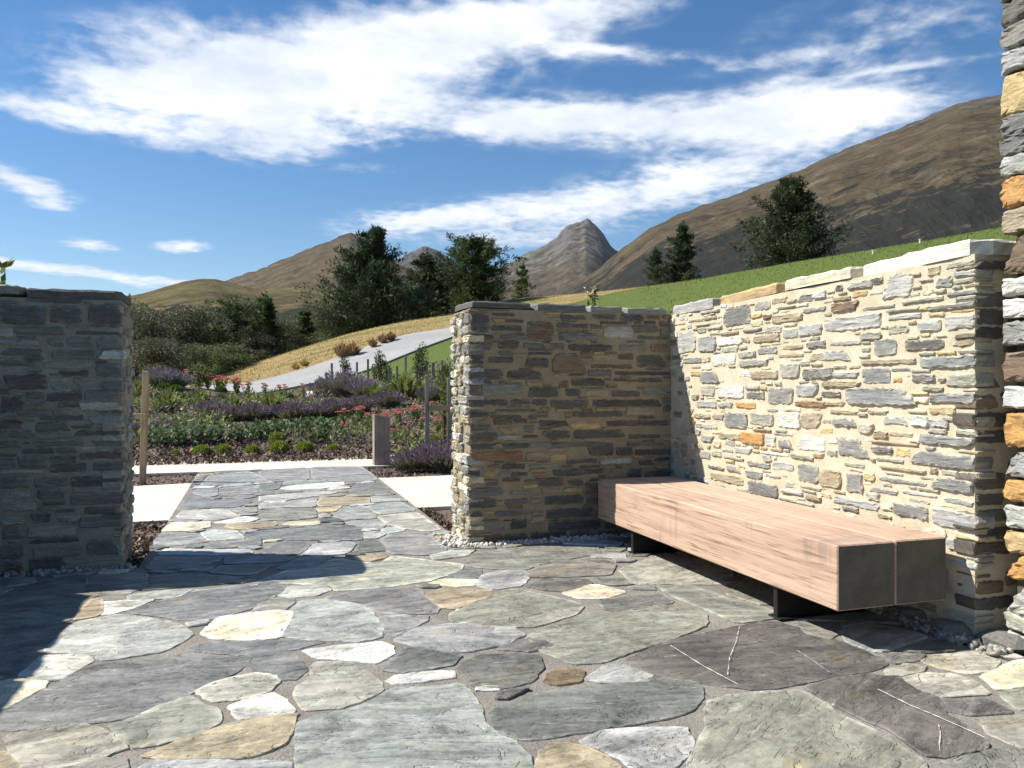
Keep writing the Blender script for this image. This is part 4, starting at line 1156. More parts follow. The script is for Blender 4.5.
# ---- long right wall
zfn_r = lambda y: (7.21 * S - np.asarray(y)) / ((7.21 - 3.62) * S) * .065
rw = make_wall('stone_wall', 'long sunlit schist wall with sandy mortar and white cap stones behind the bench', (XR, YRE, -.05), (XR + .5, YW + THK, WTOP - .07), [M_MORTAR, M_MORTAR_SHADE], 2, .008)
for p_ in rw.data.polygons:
    if p_.normal.y < -.6: p_.material_index = 1  # near end takes the mortar copy darkened for shade
for v_ in rw.data.vertices: v_.co.z += float(zfn_r(min(max(v_.co.y, YRE), YW))) * max(0.0, v_.co.z / WTOP) ** 2
sb = MB()
fr_ = Face('-x', XR, YRE, YW, 0.0, WTOP - .045, SM_L)
pxr = lambda u, v: on_x(u, v, XR)
def slope_r(u, v): return (v - 384) / (u - 255.0)
R1 = (664, 230, 5.12, [(305,380,450,500,'E',1),(460,360,550,415,'G'),(555,340,635,380,'T'),(680,325,765,375,'E'),(765,310,830,355,'W'),(585,385,675,405,'G'),(715,390,830,425,'B'),(510,430,555,460,'N'),(555,420,710,480,'T'),(610,500,690,555,'M'),(692,480,810,545,'M'),(455,530,595,580,'T'),(290,515,385,540,'T'),(410,500,500,525,'G'),(175,500,215,530,'G'),(225,490,300,515,'G'),(180,545,270,625,'M'),(275,545,402,595,'W'),(405,550,445,580,'T'),(70,510,160,635,'L',1),(480,595,580,640,'B'),(610,585,715,615,'T'),(735,565,830,605,'B'),(100,650,190,685,'B'),(245,635,370,695,'W'),(385,620,470,655,'L'),(390,660,535,700,'K'),(590,630,715,655,'T'),(740,625,830,675,'T'),(700,670,745,695,'G'),(190,725,290,785,'B'),(450,720,585,765,'T'),(600,680,695,760,'K'),(715,710,840,765,'E'),(190,405,285,430,'L'),(125,450,200,475,'T'),(205,440,270,462,'T'),(165,480,235,492,'T'),(55,475,110,490,'G')])
R2 = (820, 230, 4.8, [(600,140,755,190,'K'),(550,220,640,280,'B'),(642,225,745,260,'G'),(615,285,740,320,'B'),(480,230,545,250,'T'),(520,170,585,220,'T'),(295,205,450,330,'L',1),(130,235,255,290,'G'),(257,225,305,265,'D'),(75,262,112,298,'D'),(65,315,150,345,'T'),(60,340,190,395,'N'),(205,355,360,385,'G'),(395,318,595,355,'G'),(525,345,750,390,'E'),(325,370,480,398,'G'),(330,398,485,435,'L'),(25,400,295,490,'M'),(330,460,430,505,'K',1),(470,430,585,490,'M'),(600,405,745,480,'L'),(195,488,295,530,'G'),(260,520,375,605,'B'),(410,520,600,580,'D'),(640,510,745,560,'T'),(20,575,150,630,'L'),(190,595,240,615,'W'),(50,525,200,558,'K'),(200,615,460,650,'T'),(485,600,735,665,'B'),(205,660,345,740,'B'),(345,660,440,680,'E'),(355,705,400,735,'O'),(445,690,555,730,'B'),(-60,660,65,710,'B'),(65,680,190,710,'L'),(15,725,200,755,'T'),(610,690,730,755,'K')])
R3 = (664, 370, 5.12, [(270,75,410,145,'W'),(190,80,262,135,'K'),(420,80,495,100,'L'),(425,112,515,150,'E'),(535,88,665,178,'B'),(680,75,800,138,'M'),(675,155,830,190,'R'),(370,165,470,200,'O'),(280,165,355,195,'L'),(165,155,270,195,'M'),(530,195,585,215,'G'),(315,215,430,300,'B'),(445,218,560,285,'G'),(582,215,702,300,'W'),(705,215,819,305,'T'),(160,220,240,250,'T'),(255,225,305,255,'G'),(165,270,250,305,'M'),(280,315,393,360,'T'),(395,315,515,385,'O'),(517,335,575,395,'L'),(590,355,665,405,'B'),(680,335,830,420,'W'),(460,300,550,320,'N'),(565,320,660,340,'G'),(195,330,260,370,'L'),(300,400,355,425,'L'),(365,390,455,435,'L'),(495,415,640,445,'W'),(650,428,770,465,'G'),(430,465,545,505,'B'),(555,465,665,520,'M'),(325,485,395,525,'G'),(420,510,505,560,'B'),(520,530,605,560,'M'),(685,480,800,585,'B'),(230,485,310,515,'E'),(240,520,410,590,'T'),(430,565,585,655,'E'),(605,605,715,645,'L'),(700,590,805,620,'G'),(590,645,680,680,'K'),(730,635,805,675,'T'),(682,675,770,700,'G'),(310,440,410,465,'G')])
R4 = (820, 380, 4.04, [(105,30,395,105,'B'),(440,55,620,95,'B'),(415,25,500,45,'G'),(10,45,85,68,'E'),(0,85,105,108,'T'),(195,120,280,140,'G'),(45,120,155,140,'T'),(55,150,150,188,'B'),(260,145,362,185,'L'),(365,140,440,190,'W'),(442,155,520,195,'L'),(495,150,545,165,'G'),(555,140,630,195,'M'),(160,175,220,218,'K'),(280,205,375,232,'T'),(410,220,635,272,'B'),(75,235,205,320,'B'),(207,265,295,298,'E'),(365,285,635,365,'B'),(205,245,400,265,'T'),(100,330,180,358,'G'),(0,355,90,440,'T'),(110,375,178,460,'B'),(180,375,225,408,'Y'),(240,390,435,430,'B'),(450,388,635,460,'B'),(200,430,315,467,'B'),(335,445,475,478,'M'),(500,470,635,515,'M'),(55,470,250,530,'M'),(295,490,440,565,'B'),(455,515,635,615,'M'),(515,640,640,705,'M'),(515,715,645,768,'L'),(230,310,340,335,'K'),(245,345,430,375,'T')])
PAL0 = dict(PAL)
for k_ in 'BEMG': PAL[k_] = tuple(1.22 * c_ for c_ in PAL[k_])
traced(fr_, sb, [R1, R2, R3, R4], pxr, (True, False), slope_r)
fr_.fill(sb, 'TTKKLGQCWCKY', [(.045, .06, .12, .26), (.026, .04, .09, .22), (.014, .022, .06, .2)], .016, (True, False), .42, up=(.003, .014))
PAL.update(PAL0)
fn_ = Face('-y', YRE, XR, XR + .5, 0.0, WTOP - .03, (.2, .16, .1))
fn_.fill(sb, 'DDDNNE', PASS_STD, .016, (True, False), .25)  # dark stones and smear put the shade into this end's colour
sb.build('stonework', M_WSTONE, rw)
cb = MB()
coping(cb, XR, XR + .5, YRE - .02, YW + .02, WTOP + .01, 'y', (.4, .8), (.075, .10), 'WWC', (.002, .02), zfn_r, .006,
       cuts=[(.92, 'W'), (.80, 'C'), (.86, 'Q'), (.60, 'L'), (.45, 'W')])
cb.build('coping', M_WSTONE, rw)

# ---- left wall with its return out of the picture
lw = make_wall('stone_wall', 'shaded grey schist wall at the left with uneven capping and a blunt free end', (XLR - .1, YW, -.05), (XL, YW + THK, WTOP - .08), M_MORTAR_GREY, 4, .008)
sb = MB()
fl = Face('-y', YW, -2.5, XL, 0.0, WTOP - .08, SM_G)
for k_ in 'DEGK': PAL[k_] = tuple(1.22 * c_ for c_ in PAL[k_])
L1 = (0, 280, 5.12, [(0,130,240,225,'D'),(255,150,425,220,'D'),(455,130,630,240,'D'),(75,240,330,280,'E'),(390,262,630,282,'D'),(0,305,195,335,'L'),(235,300,330,345,'E'),(340,290,475,345,'E'),(0,350,215,385,'E'),(270,360,490,405,'E'),(490,360,630,405,'W'),(495,425,640,495,'E'),(0,485,245,560,'D'),(300,465,455,495,'D'),(365,500,620,550,'G'),(0,600,115,680,'D'),(240,580,420,620,'D'),(410,625,580,665,'K'),(285,695,430,720,'D'),(445,695,630,740,'M'),(80,660,270,700,'E'),(0,100,90,120,'E'),(130,90,420,118,'D'),(0,420,200,440,'E'),(220,420,470,455,'G')])
L2 = (0, 430, 4.52, [(0,45,105,80,'E'),(145,15,320,40,'G'),(330,0,540,25,'D'),(150,50,380,75,'E'),(405,45,540,75,'E'),(360,100,540,130,'D'),(225,150,395,190,'D'),(420,145,540,185,'E'),(0,180,190,200,'L'),(330,255,540,285,'M'),(320,290,540,335,'E'),(200,320,295,340,'D'),(380,345,545,380,'D'),(360,390,545,440,'E'),(130,490,360,510,'D'),(150,520,370,575,'G'),(395,490,545,570,'E'),(130,590,290,655,'D'),(0,615,105,650,'D'),(290,590,545,650,'G'),(10,440,120,490,'E'),(0,520,110,580,'E')])
traced(fl, sb, [L1, L2], py, (False, True), wob=.14)
fl.fill(sb, 'DEEEEGGGDK', PASS_STD, .011, (False, True), .06, mid=.01)
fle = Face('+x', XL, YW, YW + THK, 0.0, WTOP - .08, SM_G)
PAL.update(PAL0)
fle.fill(sb, 'GGKKEMTG', PASS_LOOSE, .012, (True, True), .3, .3, up=(.006, .018), mid=.012)
sb.build('stonework', M_WSTONE, lw)
cb = MB()
coping(cb, -2.55, XL + .01, YW, YW + THK, WTOP, 'x', (.3, .62), (.06, .09), 'DEEG', (.004, .02), None, .014)
cb.build('coping', M_WSTONE, lw)

rt = make_wall('stone_wall', 'schist return wall beyond the left edge of the picture, throwing the long shadow', (XLR - .6, 1.5, -.05), (XLR, YW - .02, WTOP - .05), M_MORTAR_GREY, 6, .008)
sb = MB()
frr = Face('+x', XLR, 1.5, YW - .02, 0.0, WTOP - .05)
frr.fill(sb, 'DEEEGGK', [(.06, .085, .25, .5), (.03, .05, .15, .4)], .012, (True, False), .08)
sb.build('stonework', M_WSTONE, rt)
cb = MB()
coping(cb, XLR - .6, XLR, 1.48, YW - .02, WTOP, 'y', (.4, .8), (.06, .09), 'DEEG', (.02, .02), None, .012)
cb.build('coping', M_WSTONE, rt)

# ---- tall pier of dressed blocks at the right edge
XPF, YPE = 4.078 * S, 3.50 * S
pb = MB(); core_box(pb, (XPF + .05, 0.9, -.05), (XPF + .75, YPE - .04, 4.6), .06, .004, 8)
pier = tag(pb.build('stone_pier', M_MORTAR_DARK, smooth=True), 'tall pier of rounded orange, white and grey stone blocks at the right edge', 'stone pier', None, 'thing')
sb = MB()
Q_ = [(6,31,'E'),(32,54,'G'),(55,77,'L'),(78,118,'Q'),(119,140,'E'),(141,158,'B'),(159,179,'L'),(181,209,'O'),(212,236,'T'),(239,277,'N'),(279,297,'W'),(300,319,'W'),(323,346,'M'),(351,382,'N'),(386,409,'W'),(413,446,'O'),(451,476,'M'),(479,500,'O'),(504,527,'L'),(530,550,'Q'),(551,577,'O'),(579,610,'L'),(612,629,'K'),(631,650,'L')]
fpier = Face('-x', XPF, 0.9, YPE, 0.0, 4.6)
dq = float(np.dot(np.array([XPF, YPE, 0]), FW))
zt_of = lambda v: H + (384 - v) / FPX * dq
rows = [(max(0.004, zt_of(b_)), zt_of(a_), c) for a_, b_, c in Q_]
z = zt_of(6) + .012
while z < 4.5:
    h_ = random.uniform(.09, .2); rows.append((z, z + h_, random.choice('OQLMEWTGB'))); z += h_ + .014
for z0, z1, c in rows:
    y = YPE + random.uniform(-.006, .006); first = True
    while y > 1.0:
        L = random.uniform(.22, .5)
        cc = c if first else random.choice('OQLMEWTGBLM')
        P = outline_rect(max(.9, y - L), y, z0 + .001, z1 - .001, .14)
        if area(P) < 0: P = P[::-1]
        up_ = random.uniform(-.004, .010)
        stone(sb, P, lambda Q, hv: fpier.frame(Q, hv + .013 * (Q[:, 1] - 1.0)), up_, .1, pal(cc, .08) * (1.0 if c != 'N' else .9), bev=min(.011, (z1 - z0) * .15), mid=min(.018, (z1 - z0) * .14), jit=.004, step=.03, sink=.10, rnd=1, edgec=1.0, rr_=.10)
        y -= L + .012; first = False
sb.build('stonework', M_QUOIN, pier)

# ================================================================== BENCH
XBF, XBB = 3.115 * S, 3.90 * S
YBN, YBF = 3.72 * S, 7.02 * S
ZT, ZB = .592 * S, .220 * S
bench = tag(empty('timber_bench', ((XBF + XBB) / 2, (YBN + YBF) / 2, 0)), 'long low bench of two massive pale hardwood beams on dark steel legs', 'bench')
bl = np.array(bench.location)
xm = XBF + (XBB - XBF) * .515
for (a, b_, dz, sd) in ((XBF, xm - .003, 0.0, 0), (xm + .003, XBB, .002, 40)):
    mb = MB(); mb.box((a, YBN + (0 if sd == 0 else .004), ZB), (b_, YBF, ZT + dz), bev=.007)
    mb.uv = [u_ + np.array([sd, sd, 0]) for u_ in mb.uv]
    o = mb.build('beam', [M_BENCH, M_ENDGRAIN], bench, loc=bl); o.location = (0, 0, 0)
    for p in o.data.polygons:
        if abs(p.normal.y) > .9: p.material_index = 1
for yc in (4.33 * S, 6.36 * S):
    mb = MB()
    mb.box((XBF + .03, yc - .02, 0.012), (XBB - .06, yc + .02, ZB + .001), bev=.003)
    mb.box((XBF + .02, yc - .06, ZB - .010), (XBB - .05, yc + .06, ZB + .0005), bev=.002)
    mb.box((XBF + .02, yc - .06, 0.014), (XBB - .05, yc + .06, 0.022), bev=.002)
    o = mb.build('leg', M_STEEL, bench, loc=bl); o.location = (0, 0, 0)

# ================================================================== PEBBLES AND CHIPS
ICO = []
def ico():
    t = (1 + 5 ** .5) / 2
    v = np.array([(-1, t, 0), (1, t, 0), (-1, -t, 0), (1, -t, 0), (0, -1, t), (0, 1, t), (0, -1, -t), (0, 1, -t), (t, 0, -1), (t, 0, 1), (-t, 0, -1), (-t, 0, 1)], float)
    v /= np.linalg.norm(v[0])
    f = [(0, 11, 5), (0, 5, 1), (0, 1, 7), (0, 7, 10), (0, 10, 11), (1, 5, 9), (5, 11, 4), (11, 10, 2), (10, 7, 6), (7, 1, 8), (3, 9, 4), (3, 4, 2), (3, 2, 6), (3, 6, 8), (3, 8, 9), (4, 9, 5), (2, 4, 11), (6, 2, 10), (8, 6, 7), (9, 8, 1)]
    return v, f
IV, IF_ = ico()
def randrot():
    q = rng.normal(size=4); q /= np.linalg.norm(q); a, b_, c, d = q
    return np.array([[1 - 2 * (c * c + d * d), 2 * (b_ * c - a * d), 2 * (b_ * d + a * c)], [2 * (b_ * c + a * d), 1 - 2 * (b_ * b_ + d * d), 2 * (c * d - a * b_)], [2 * (b_ * d - a * c), 2 * (c * d + a * b_), 1 - 2 * (b_ * b_ + c * c)]])
def pebble(b, p, r, col):
    v = IV * rng.uniform(.75, 1.15, (12, 1)) * np.array([1, rng.uniform(.7, 1), rng.uniform(.5, .8)])
    v = v @ randrot().T * r
    b.add(v + p, IF_, col)
def pebble_strip(name, spots, r0, r1, cols):
    b = MB()
    for (x, y, z) in spots:
        pebble(b, np.array([x, y, z]), random.uniform(r0, r1), np.array(random.choice(cols)) * random.uniform(.7, 1.15))
    return tag(b.build(name, M_PEBBLE, smooth=True), kind='stuff')
GREYS = [(.62, .60, .55), (.5, .49, .46), (.7, .68, .62), (.40, .39, .37), (.56, .5, .42)]
sp = []
for _ in range(520):
    t = random.random()
    sp.append((XC - .13 + t * (XR - XC) * 1.0 , YW - .10 + random.uniform(-.055, .075) + (0 if t > .06 else random.uniform(-.05, .05)), random.uniform(.0, .022)))
for _ in range(240):
    sp.append((XC - .09 + random.gauss(0, .06), YW + .0 + random.uniform(-.16, .45), random.uniform(-.02, .03)))
pebble_strip('white_pebbles', sp, .012, .030, GREYS)
sp = [(random.uniform(-2.3, XL + .12), YW - .09 + random.uniform(-.05, .07), random.uniform(.0, .02)) for _ in range(300)]
pebble_strip('grey_pebbles', sp, .012, .032, [(.32, .31, .28), (.42, .41, .38), (.25, .24, .22)])
sp = [(random.uniform(XP1 - .03, XR - .01), random.uniform(YRE - .25, YW - .1), random.uniform(.0, .03)) for _ in range(1500)]
pebble_strip('gravel', sp, .012, .034, [(.30, .28, .25), (.40, .38, .34), (.22, .21, .19), (.34, .30, .24)])
# loose big stones at the foot of the near end of the right wall
rb = MB()
for (x, y, r) in ((XR + .06, YRE - .12, .12), (XR - .03, YRE + .14, .10), (XR + .02, YRE + .42, .09)):
    v = IV * rng.uniform(.8, 1.15, (12, 1)) * np.array([1.3, 1.5, .55]); rb.add(v * r + np.array([x, y, .03]), IF_, (.17, .165, .15))
tag(rb.build('footing_rubble', M_PEBBLE), kind='stuff')

def chips(name, region, n_, zfn, big=1.0):
    b = MB()
    if zfn is None:
        pts_ = np.array([region() for _ in range(n_)]); zz_ = tz(pts_[:, 0], pts_[:, 1]) + .08; it_ = iter(zip(pts_, zz_))
    for _ in range(n_):
        if zfn is None: (x, y), z0_ = next(it_)
        else: (x, y) = region(); z0_ = zfn(x, y)
        z = z0_ + random.uniform(.0, .02)
        L, W, T_ = random.uniform(.025, .075), random.uniform(.010, .026), .006
        R_ = randrot(); 
        v = np.array([[-L, -W, 0], [L, -W * .6, 0], [L * .8, W, 0], [-L * .7, W * .8, 0], [0, 0, T_]]) @ R_.T * .6 * big
        c = np.array(random.choice([(.13, .085, .06), (.20, .14, .10), (.09, .06, .045), (.32, .25, .20), (.05, .035, .028)])) * random.uniform(.8, 1.3)
        b.add(v + np.array([x, y, z]), [(0, 1, 2, 3), (0, 1, 4), (1, 2, 4), (2, 3, 4), (3, 0, 4)], c)
    return tag(b.build(name, M_CHIP), kind='stuff')
def reg_l():
    if random.random() < .75: return random.uniform(-2.6, PX0 - .02), random.uniform(YW, 8.9)
    return random.uniform(-5.0, PX0 - .02), random.uniform(11.6, 13.6)
def reg_r():
    if random.random() < .6: return random.uniform(PX1 + .02, XC + .1), random.uniform(YW - .02, 8.92)
    return random.uniform(PX1 + .02, 4.0), random.uniform(12.0, 13.9)
chips('bark_chips', reg_l, 3600, lambda x, y: -.03)
chips('bark_chips', reg_r, 2200, lambda x, y: -.03)
def reg_bed():
    u = random.uniform(120, 460); yy = 14.95 + random.random() ** 1.3 * 13
    p = pt(u, 384, yy / ray(u, 384)[1]); return p[0], p[1]
chips('bark_chips', reg_bed, 11000, None, 1.5)
# ================================================================== PLANTS
def unit(v): return v / (np.linalg.norm(v, axis=-1, keepdims=True) + 1e-9)
def leaves(b, P, D, L, W, C, curl=0.0):
    """N diamond leaves: base P, direction D, length L, width W, colour C (N x 3)"""
    N = len(P); D = unit(D); L = np.broadcast_to(L, (N,))[:, None]; W = np.broadcast_to(W, (N,))[:, None]
    side = unit(np.cross(D, rng.normal(size=(N, 3))))
    nrm = np.cross(D, side)
    a = P; m1 = P + D * L * .45 + side * W * .5 + nrm * W * curl; m2 = P + D * L * .45 - side * W * .5 + nrm * W * curl; t = P + D * L
    V = np.stack([a, m1, t, m2], 1).reshape(-1, 3)
    F = np.arange(4 * N).reshape(N, 4)
    b.add(V, F, np.repeat(np.clip(C, 0, 1), 4, 0))
def shade(c, N, var=.3, hue=.08):
    k = np.exp(rng.normal(0, var, (N, 1)))
    return np.clip(np.array(c)[None] * k * (1 + rng.normal(0, hue, (N, 3))), .004, .9)

BARKC = (.10, .075, .055)
def conifer(name, h, r, col, seed, whorls=17, profile='pine', tufts=6, need=9, lean=0.0, trunk_r=.13):
    """tapered trunk, whorls of rising limbs, tufts of needles spread along them"""
    global rng
    rng0 = rng; rng = np.random.default_rng(seed); rr = random.Random(seed)
    root = empty(name, (0, 0, 0))
    tb = MB(); cb = MB()
    hs = np.linspace(0, h * .98, 9)
    wob = np.column_stack([np.cumsum(rng.normal(0, .035 * h / 8, 9)) + lean * hs, np.cumsum(rng.normal(0, .035 * h / 8, 9)), hs]); wob[0, :2] = 0
    tb.tube(wob, np.linspace(trunk_r, .02, 9) * h / 7, 8, BARKC)
    P = []; D = []; LL = []; K = []
    for k in range(whorls):
        f = .06 + .93 * (k + rr.uniform(-.3, .3)) / whorls
        f = min(max(f, .05), .99)
        if profile == 'pine': rad = 1.12 * r * (1 - f) ** .82 * (.86 + .14 * min(1, f * 3.2)) * (1 + .12 * math.sin(k * 2.1 + seed))
        elif profile == 'spire': rad = r * (1 - f) ** .85 * (1 + .10 * math.sin(k * 1.7 + seed))
        else: rad = r * max(.1, math.sin(math.pi * min(.97, .18 + f * .76))) ** .7
        c0 = np.array([np.interp(f * h, hs, wob[:, 0]), np.interp(f * h, hs, wob[:, 1]), f * h])
        nb = rr.randint(4, 7); a0 = rr.uniform(0, 6.28)
        for i in range(nb):
            a = a0 + i * 6.283 / nb + rr.uniform(-.4, .4)
            ln = rad * rr.choice([.5, .75, .95, 1.1, 1.35]) * rr.uniform(.85, 1.1)
            rise = ln * (rr.uniform(.05, .5) + .5 * f)
            e = c0 + np.array([math.cos(a) * ln, math.sin(a) * ln, rise])
            m_ = (c0 + e) / 2 + np.array([0, 0, -.08 * ln])
            tb.tube(np.array([c0, m_, e]), [.028 * h / 7, .018 * h / 7, .006], 4, BARKC)
            for j in range(tufts):
                t = .25 + .78 * (j + rr.random()) / tufts
                q = (1 - t) ** 2 * c0 + 2 * t * (1 - t) * m_ + t * t * e
                spread = .10 * ln + .05 * r
                q = q + rng.normal(0, spread * .40, 3)
                n_ = int(need * 1.6)
                base_d = unit((e - c0)[None] * .7 + np.array([[0, 0, .5 * ln]]))
                d = unit(base_d + rng.normal(0, .75, (n_, 3)))
                P.append(q + rng.normal(0, spread * .42, (n_, 3))); D.append(d)
                LL.append(np.full(n_, .043 * h * rr.uniform(.7, 1.25))); K.append(np.full(n_, math.exp(rr.gauss(0, .36))))
    # leader
    P.append(np.tile(wob[-1], (30, 1)) + rng.normal(0, .02 * h, (30, 3)) * [.6, .6, 1.6]); D.append(unit(rng.normal(0, .5, (30, 3)) + [0, 0, 1])); LL.append(np.full(30, .05 * h)); K.append(np.ones(30))
    P = np.concatenate(P); D = np.concatenate(D); LL = np.concatenate(LL); K = np.concatenate(K)
    C = shade(col, len(P), .16, .06) * K[:, None]
    leaves(cb, P, D, LL, LL * .25, C)
    tb.build('trunk', M_BARK, root); cb.build('crown', M_LEAF, root)
    rng = rng0
    return root

def bushy(name, h, r, col, seed, nleaf=2600, lobes=9, leaf=.10, trunk=True, low=.10, col2=None):
    """several stems carrying uneven leafy masses with gaps between them"""
    global rng
    rng0 = rng; rng = np.random.default_rng(seed); rr = random.Random(seed)
    root = empty(name, (0, 0, 0)); tb = MB(); cb = MB()
    P = []; D = []; C = []
    for k in range(lobes):
        a = rr.uniform(0, 6.28); q = rr.random() ** .6
        f = low + (1 - low) * (k + .5) / lobes
        rad = r * (math.sin(math.pi * min(.96, .25 + .68 * f))) * .62
        cen = np.array([math.cos(a) * rad * q, math.sin(a) * rad * q, h * f * .9])
        s = np.array([r * rr.uniform(.28, .48), r * rr.uniform(.28, .48), h * rr.uniform(.10, .18)])
        tb.tube(np.array([[cen[0] * .1, cen[1] * .1, -.05], [cen[0] * .55, cen[1] * .55, cen[2] * .55], cen]), [.03 * h / 3 + .01, .018 * h / 3 + .006, .006], 5, BARKC)
        n_ = nleaf // lobes
        d = unit(rng.normal(size=(n_, 3))); rad_ = rng.random(n_) ** .45
        P.append(cen + d * rad_[:, None] * s); D.append(unit(d + rng.normal(0, .7, (n_, 3)) + [0, 0, .25]))
        c_ = np.array(col) if col2 is None or rr.random() < .6 else np.array(col2)
        C.append(shade(c_ * math.exp(rr.gauss(0, .18)), n_, .2, .07))
    P = np.concatenate(P); D = np.concatenate(D); C = np.concatenate(C)
    P[:, 2] = np.maximum(P[:, 2], .01)
    leaves(cb, P, D, leaf * rng.uniform(.7, 1.4, len(P)), leaf * .55, C)
    if trunk: tb.build('trunk', M_BARK, root)
    cb.build('crown', M_LEAF, root)
    rng = rng0
    return root

def place_tree(root, u, d, vtop, h, wfac=1.0, rz=0.0):
    p = at_depth(u, d); ztop = H + (384 - vtop) / FPX * d
    s = (ztop - p[2] + .15) / h
    root.location = (p[0], p[1], p[2] - .15); root.scale = (s * wfac, s * wfac, s); root.rotation_euler = (0, 0, rz)
    return s

PINE = (.055, .085, .028); PINE_D = (.040, .062, .028); PINE_L = (.065, .095, .028)
G_T = 'dark pines beyond the dry bank'
t = conifer('pine_tree', 8.0, 3.3, PINE_D, 101, 21, 'pine', 8, 12, .01); place_tree(t, 372, 66, 231, 8.0, 1.1, .4)
tag(t, 'tallest dark pine of the group beyond the dry bank, left of the bushy pine', 'pine tree', G_T)
t = conifer('pine_tree', 7.0, 2.3, PINE, 102, 17, 'round', 9, 14, .02); place_tree(t, 474, 70, 242, 7.0, 1.6, 1.0)
tag(t, 'bushy round headed green pine just left of the small pine above the wall', 'pine tree', G_T)
t = conifer('pine_tree', 6.0, 1.9, PINE_D, 103, 15, 'spire', 6, 10); place_tree(t, 424, 74, 254, 6.0, 1.65, 2.0)
tag(t, 'shadowy pine filling the gap between the tallest pine and the bushy one', 'pine tree', G_T)
t = conifer('pine_tree', 6.0, 1.8, PINE_D, 104, 14, 'pine', 6, 10); place_tree(t, 350, 69, 262, 6.0, 1.1, 2.0)
tag(t, 'lower dark pine leaning on the left side of the tallest pine', 'pine tree', G_T)
t = conifer('pine_tree', 4.0, 1.3, PINE_L, 105, 12, 'spire', 6, 9); place_tree(t, 521, 82, 265, 4.0, 1.15, .2)
tag(t, 'small pointed pine standing alone just above the middle wall', 'pine tree', G_T)
t = conifer('pine_tree', 4.0, 1.5, PINE_D, 106, 12, 'round', 6, 9); place_tree(t, 446, 76, 268, 4.0, 1.8, .2)
tag(t, 'low dark pine tucked beneath the bushy round headed one', 'pine tree', G_T)
t = conifer('pine_tree', 7.0, 1.75, PINE_D, 107, 17, 'spire', 7, 10); place_tree(t, 682, 80, 224, 7.0, 1.3, .9)
tag(t, 'pointed dark pine on the green crest, taller of the close pair', 'pine tree', 'pines on the green crest')
t = conifer('pine_tree', 5.0, 1.5, PINE_D, 108, 13, 'pine', 6, 10); place_tree(t, 656, 80, 249, 5.0, 1.25, .3)
tag(t, 'shorter bushy pine at the left foot of the pointed pine on the crest', 'pine tree', 'pines on the green crest')
t = conifer('pine_tree', 8.0, 3.6, (.048, .064, .030), 109, 22, 'spire', 9, 13, .0); place_tree(t, 792, 74, 179, 8.0, 1.25, 2.6)
tag(t, 'large ragged pine standing alone on the green crest above the long wall', 'pine tree', 'pines on the green crest')
G_V = 'trees in the hollow behind the planting'
for i, (u, d, vt, h, r, seed, prof, wf, lab) in enumerate([
    (265, 58, 296, 6.0, 1.6, 111, 'pine', 1.4, 'ragged conifer in the hollow with a bent tip, tallest left of the big pines'),
    (236, 56, 306, 6.0, 1.7, 112, 'round', 1.5, 'rounded conifer in the hollow left of the bent tipped one'),
    (305, 62, 309, 5.0, 1.4, 113, 'spire', 1.5, 'short pointed conifer in the hollow below the dry bank edge')]):
    t = conifer('conifer', h, r, PINE, seed, 15, prof, 6, 10); place_tree(t, u, d, vt, h, wf, i)
    tag(t, lab, 'conifer', G_V)
SCR = (.135, .130, .080); SCR_G = (.125, .160, .062); SCR_D = (.105, .106, .066)
sc1 = bushy('scrub_tree', 5.0, 2.6, SCR, 121, 8000, 16, .14, True, .05, SCR_D)
sc2 = bushy('scrub_tree', 5.0, 2.6, SCR_G, 122, 8000, 15, .14, True, .05, SCR)
SCRUB = [(146, 50, 309, 1, 1.2, 'brownish scrub tree directly beside the free end of the left wall'),
         (178, 54, 306, 1, 1.25, 'tall brownish scrub tree second from the left wall, under the bare hill'),
         (208, 55, 310, 2, 1.1, 'olive scrub tree between the brown scrub and the rounded conifer'),
         (160, 44, 338, 1, 1.2, 'low brown scrub bush in front of the tall brownish scrub'),
         (196, 45, 345, 2, 1.0, 'low olive scrub bush right of the low brown one'),
         (228, 48, 344, 2, 1.0, 'olive scrub bush at the dry bank edge under the rounded conifer'),
         (285, 60, 318, 2, 1.2, 'green scrub tree between the bent conifer and the short pointed one'),
         (326, 66, 303, 2, 1.0, 'green scrub tree right of the short pointed conifer'),
         (256, 55, 332, 1, .95, 'dark scrub bush at the foot of the bent tipped conifer'),
         (130, 55, 303, 2, 1.2, 'olive scrub tree half hidden behind the left wall end'),
         (350, 70, 296, 2, 1.0, 'green scrub below the left side of the tallest pine'),
         (400, 74, 286, 1, 1.0, 'dark scrub between the trunks of the tallest and the shadowy pine'),
         (108, 50, 310, 1, 1.2, 'brown scrub tree hidden behind the left wall'),
         (492, 78, 284, 2, .8, 'green scrub at the right foot of the bushy round headed pine')]
for i, (u, d, vt, k, wf, lab) in enumerate(SCRUB):
    src = sc1 if k == 1 else sc2
    used = src.get('label') is not None
    o = copy_tree(src) if used else src
    s = place_tree(o, u, d, vt, 4.9, 1.0, i * 1.3)
    o.scale = (wf * (1 + .06 * (i % 3)), wf, s)
    tag(o, lab, 'scrub', 'scrub in the hollow')

def ground_pt(u, v): return hit(u, v)
def put(o, u, v, dz=.07, rz=None, sc=1.0, p=None):
    p = ground_pt(u, v) if p is None else p
    o.location = (p[0], p[1], p[2] + dz); o.rotation_euler = (0, 0, random.uniform(0, 6.28) if rz is None else rz)
    o.scale = (sc, sc, sc) if np.isscalar(sc) else sc
    return float(np.dot(np.array(p) - CAMP, FW))

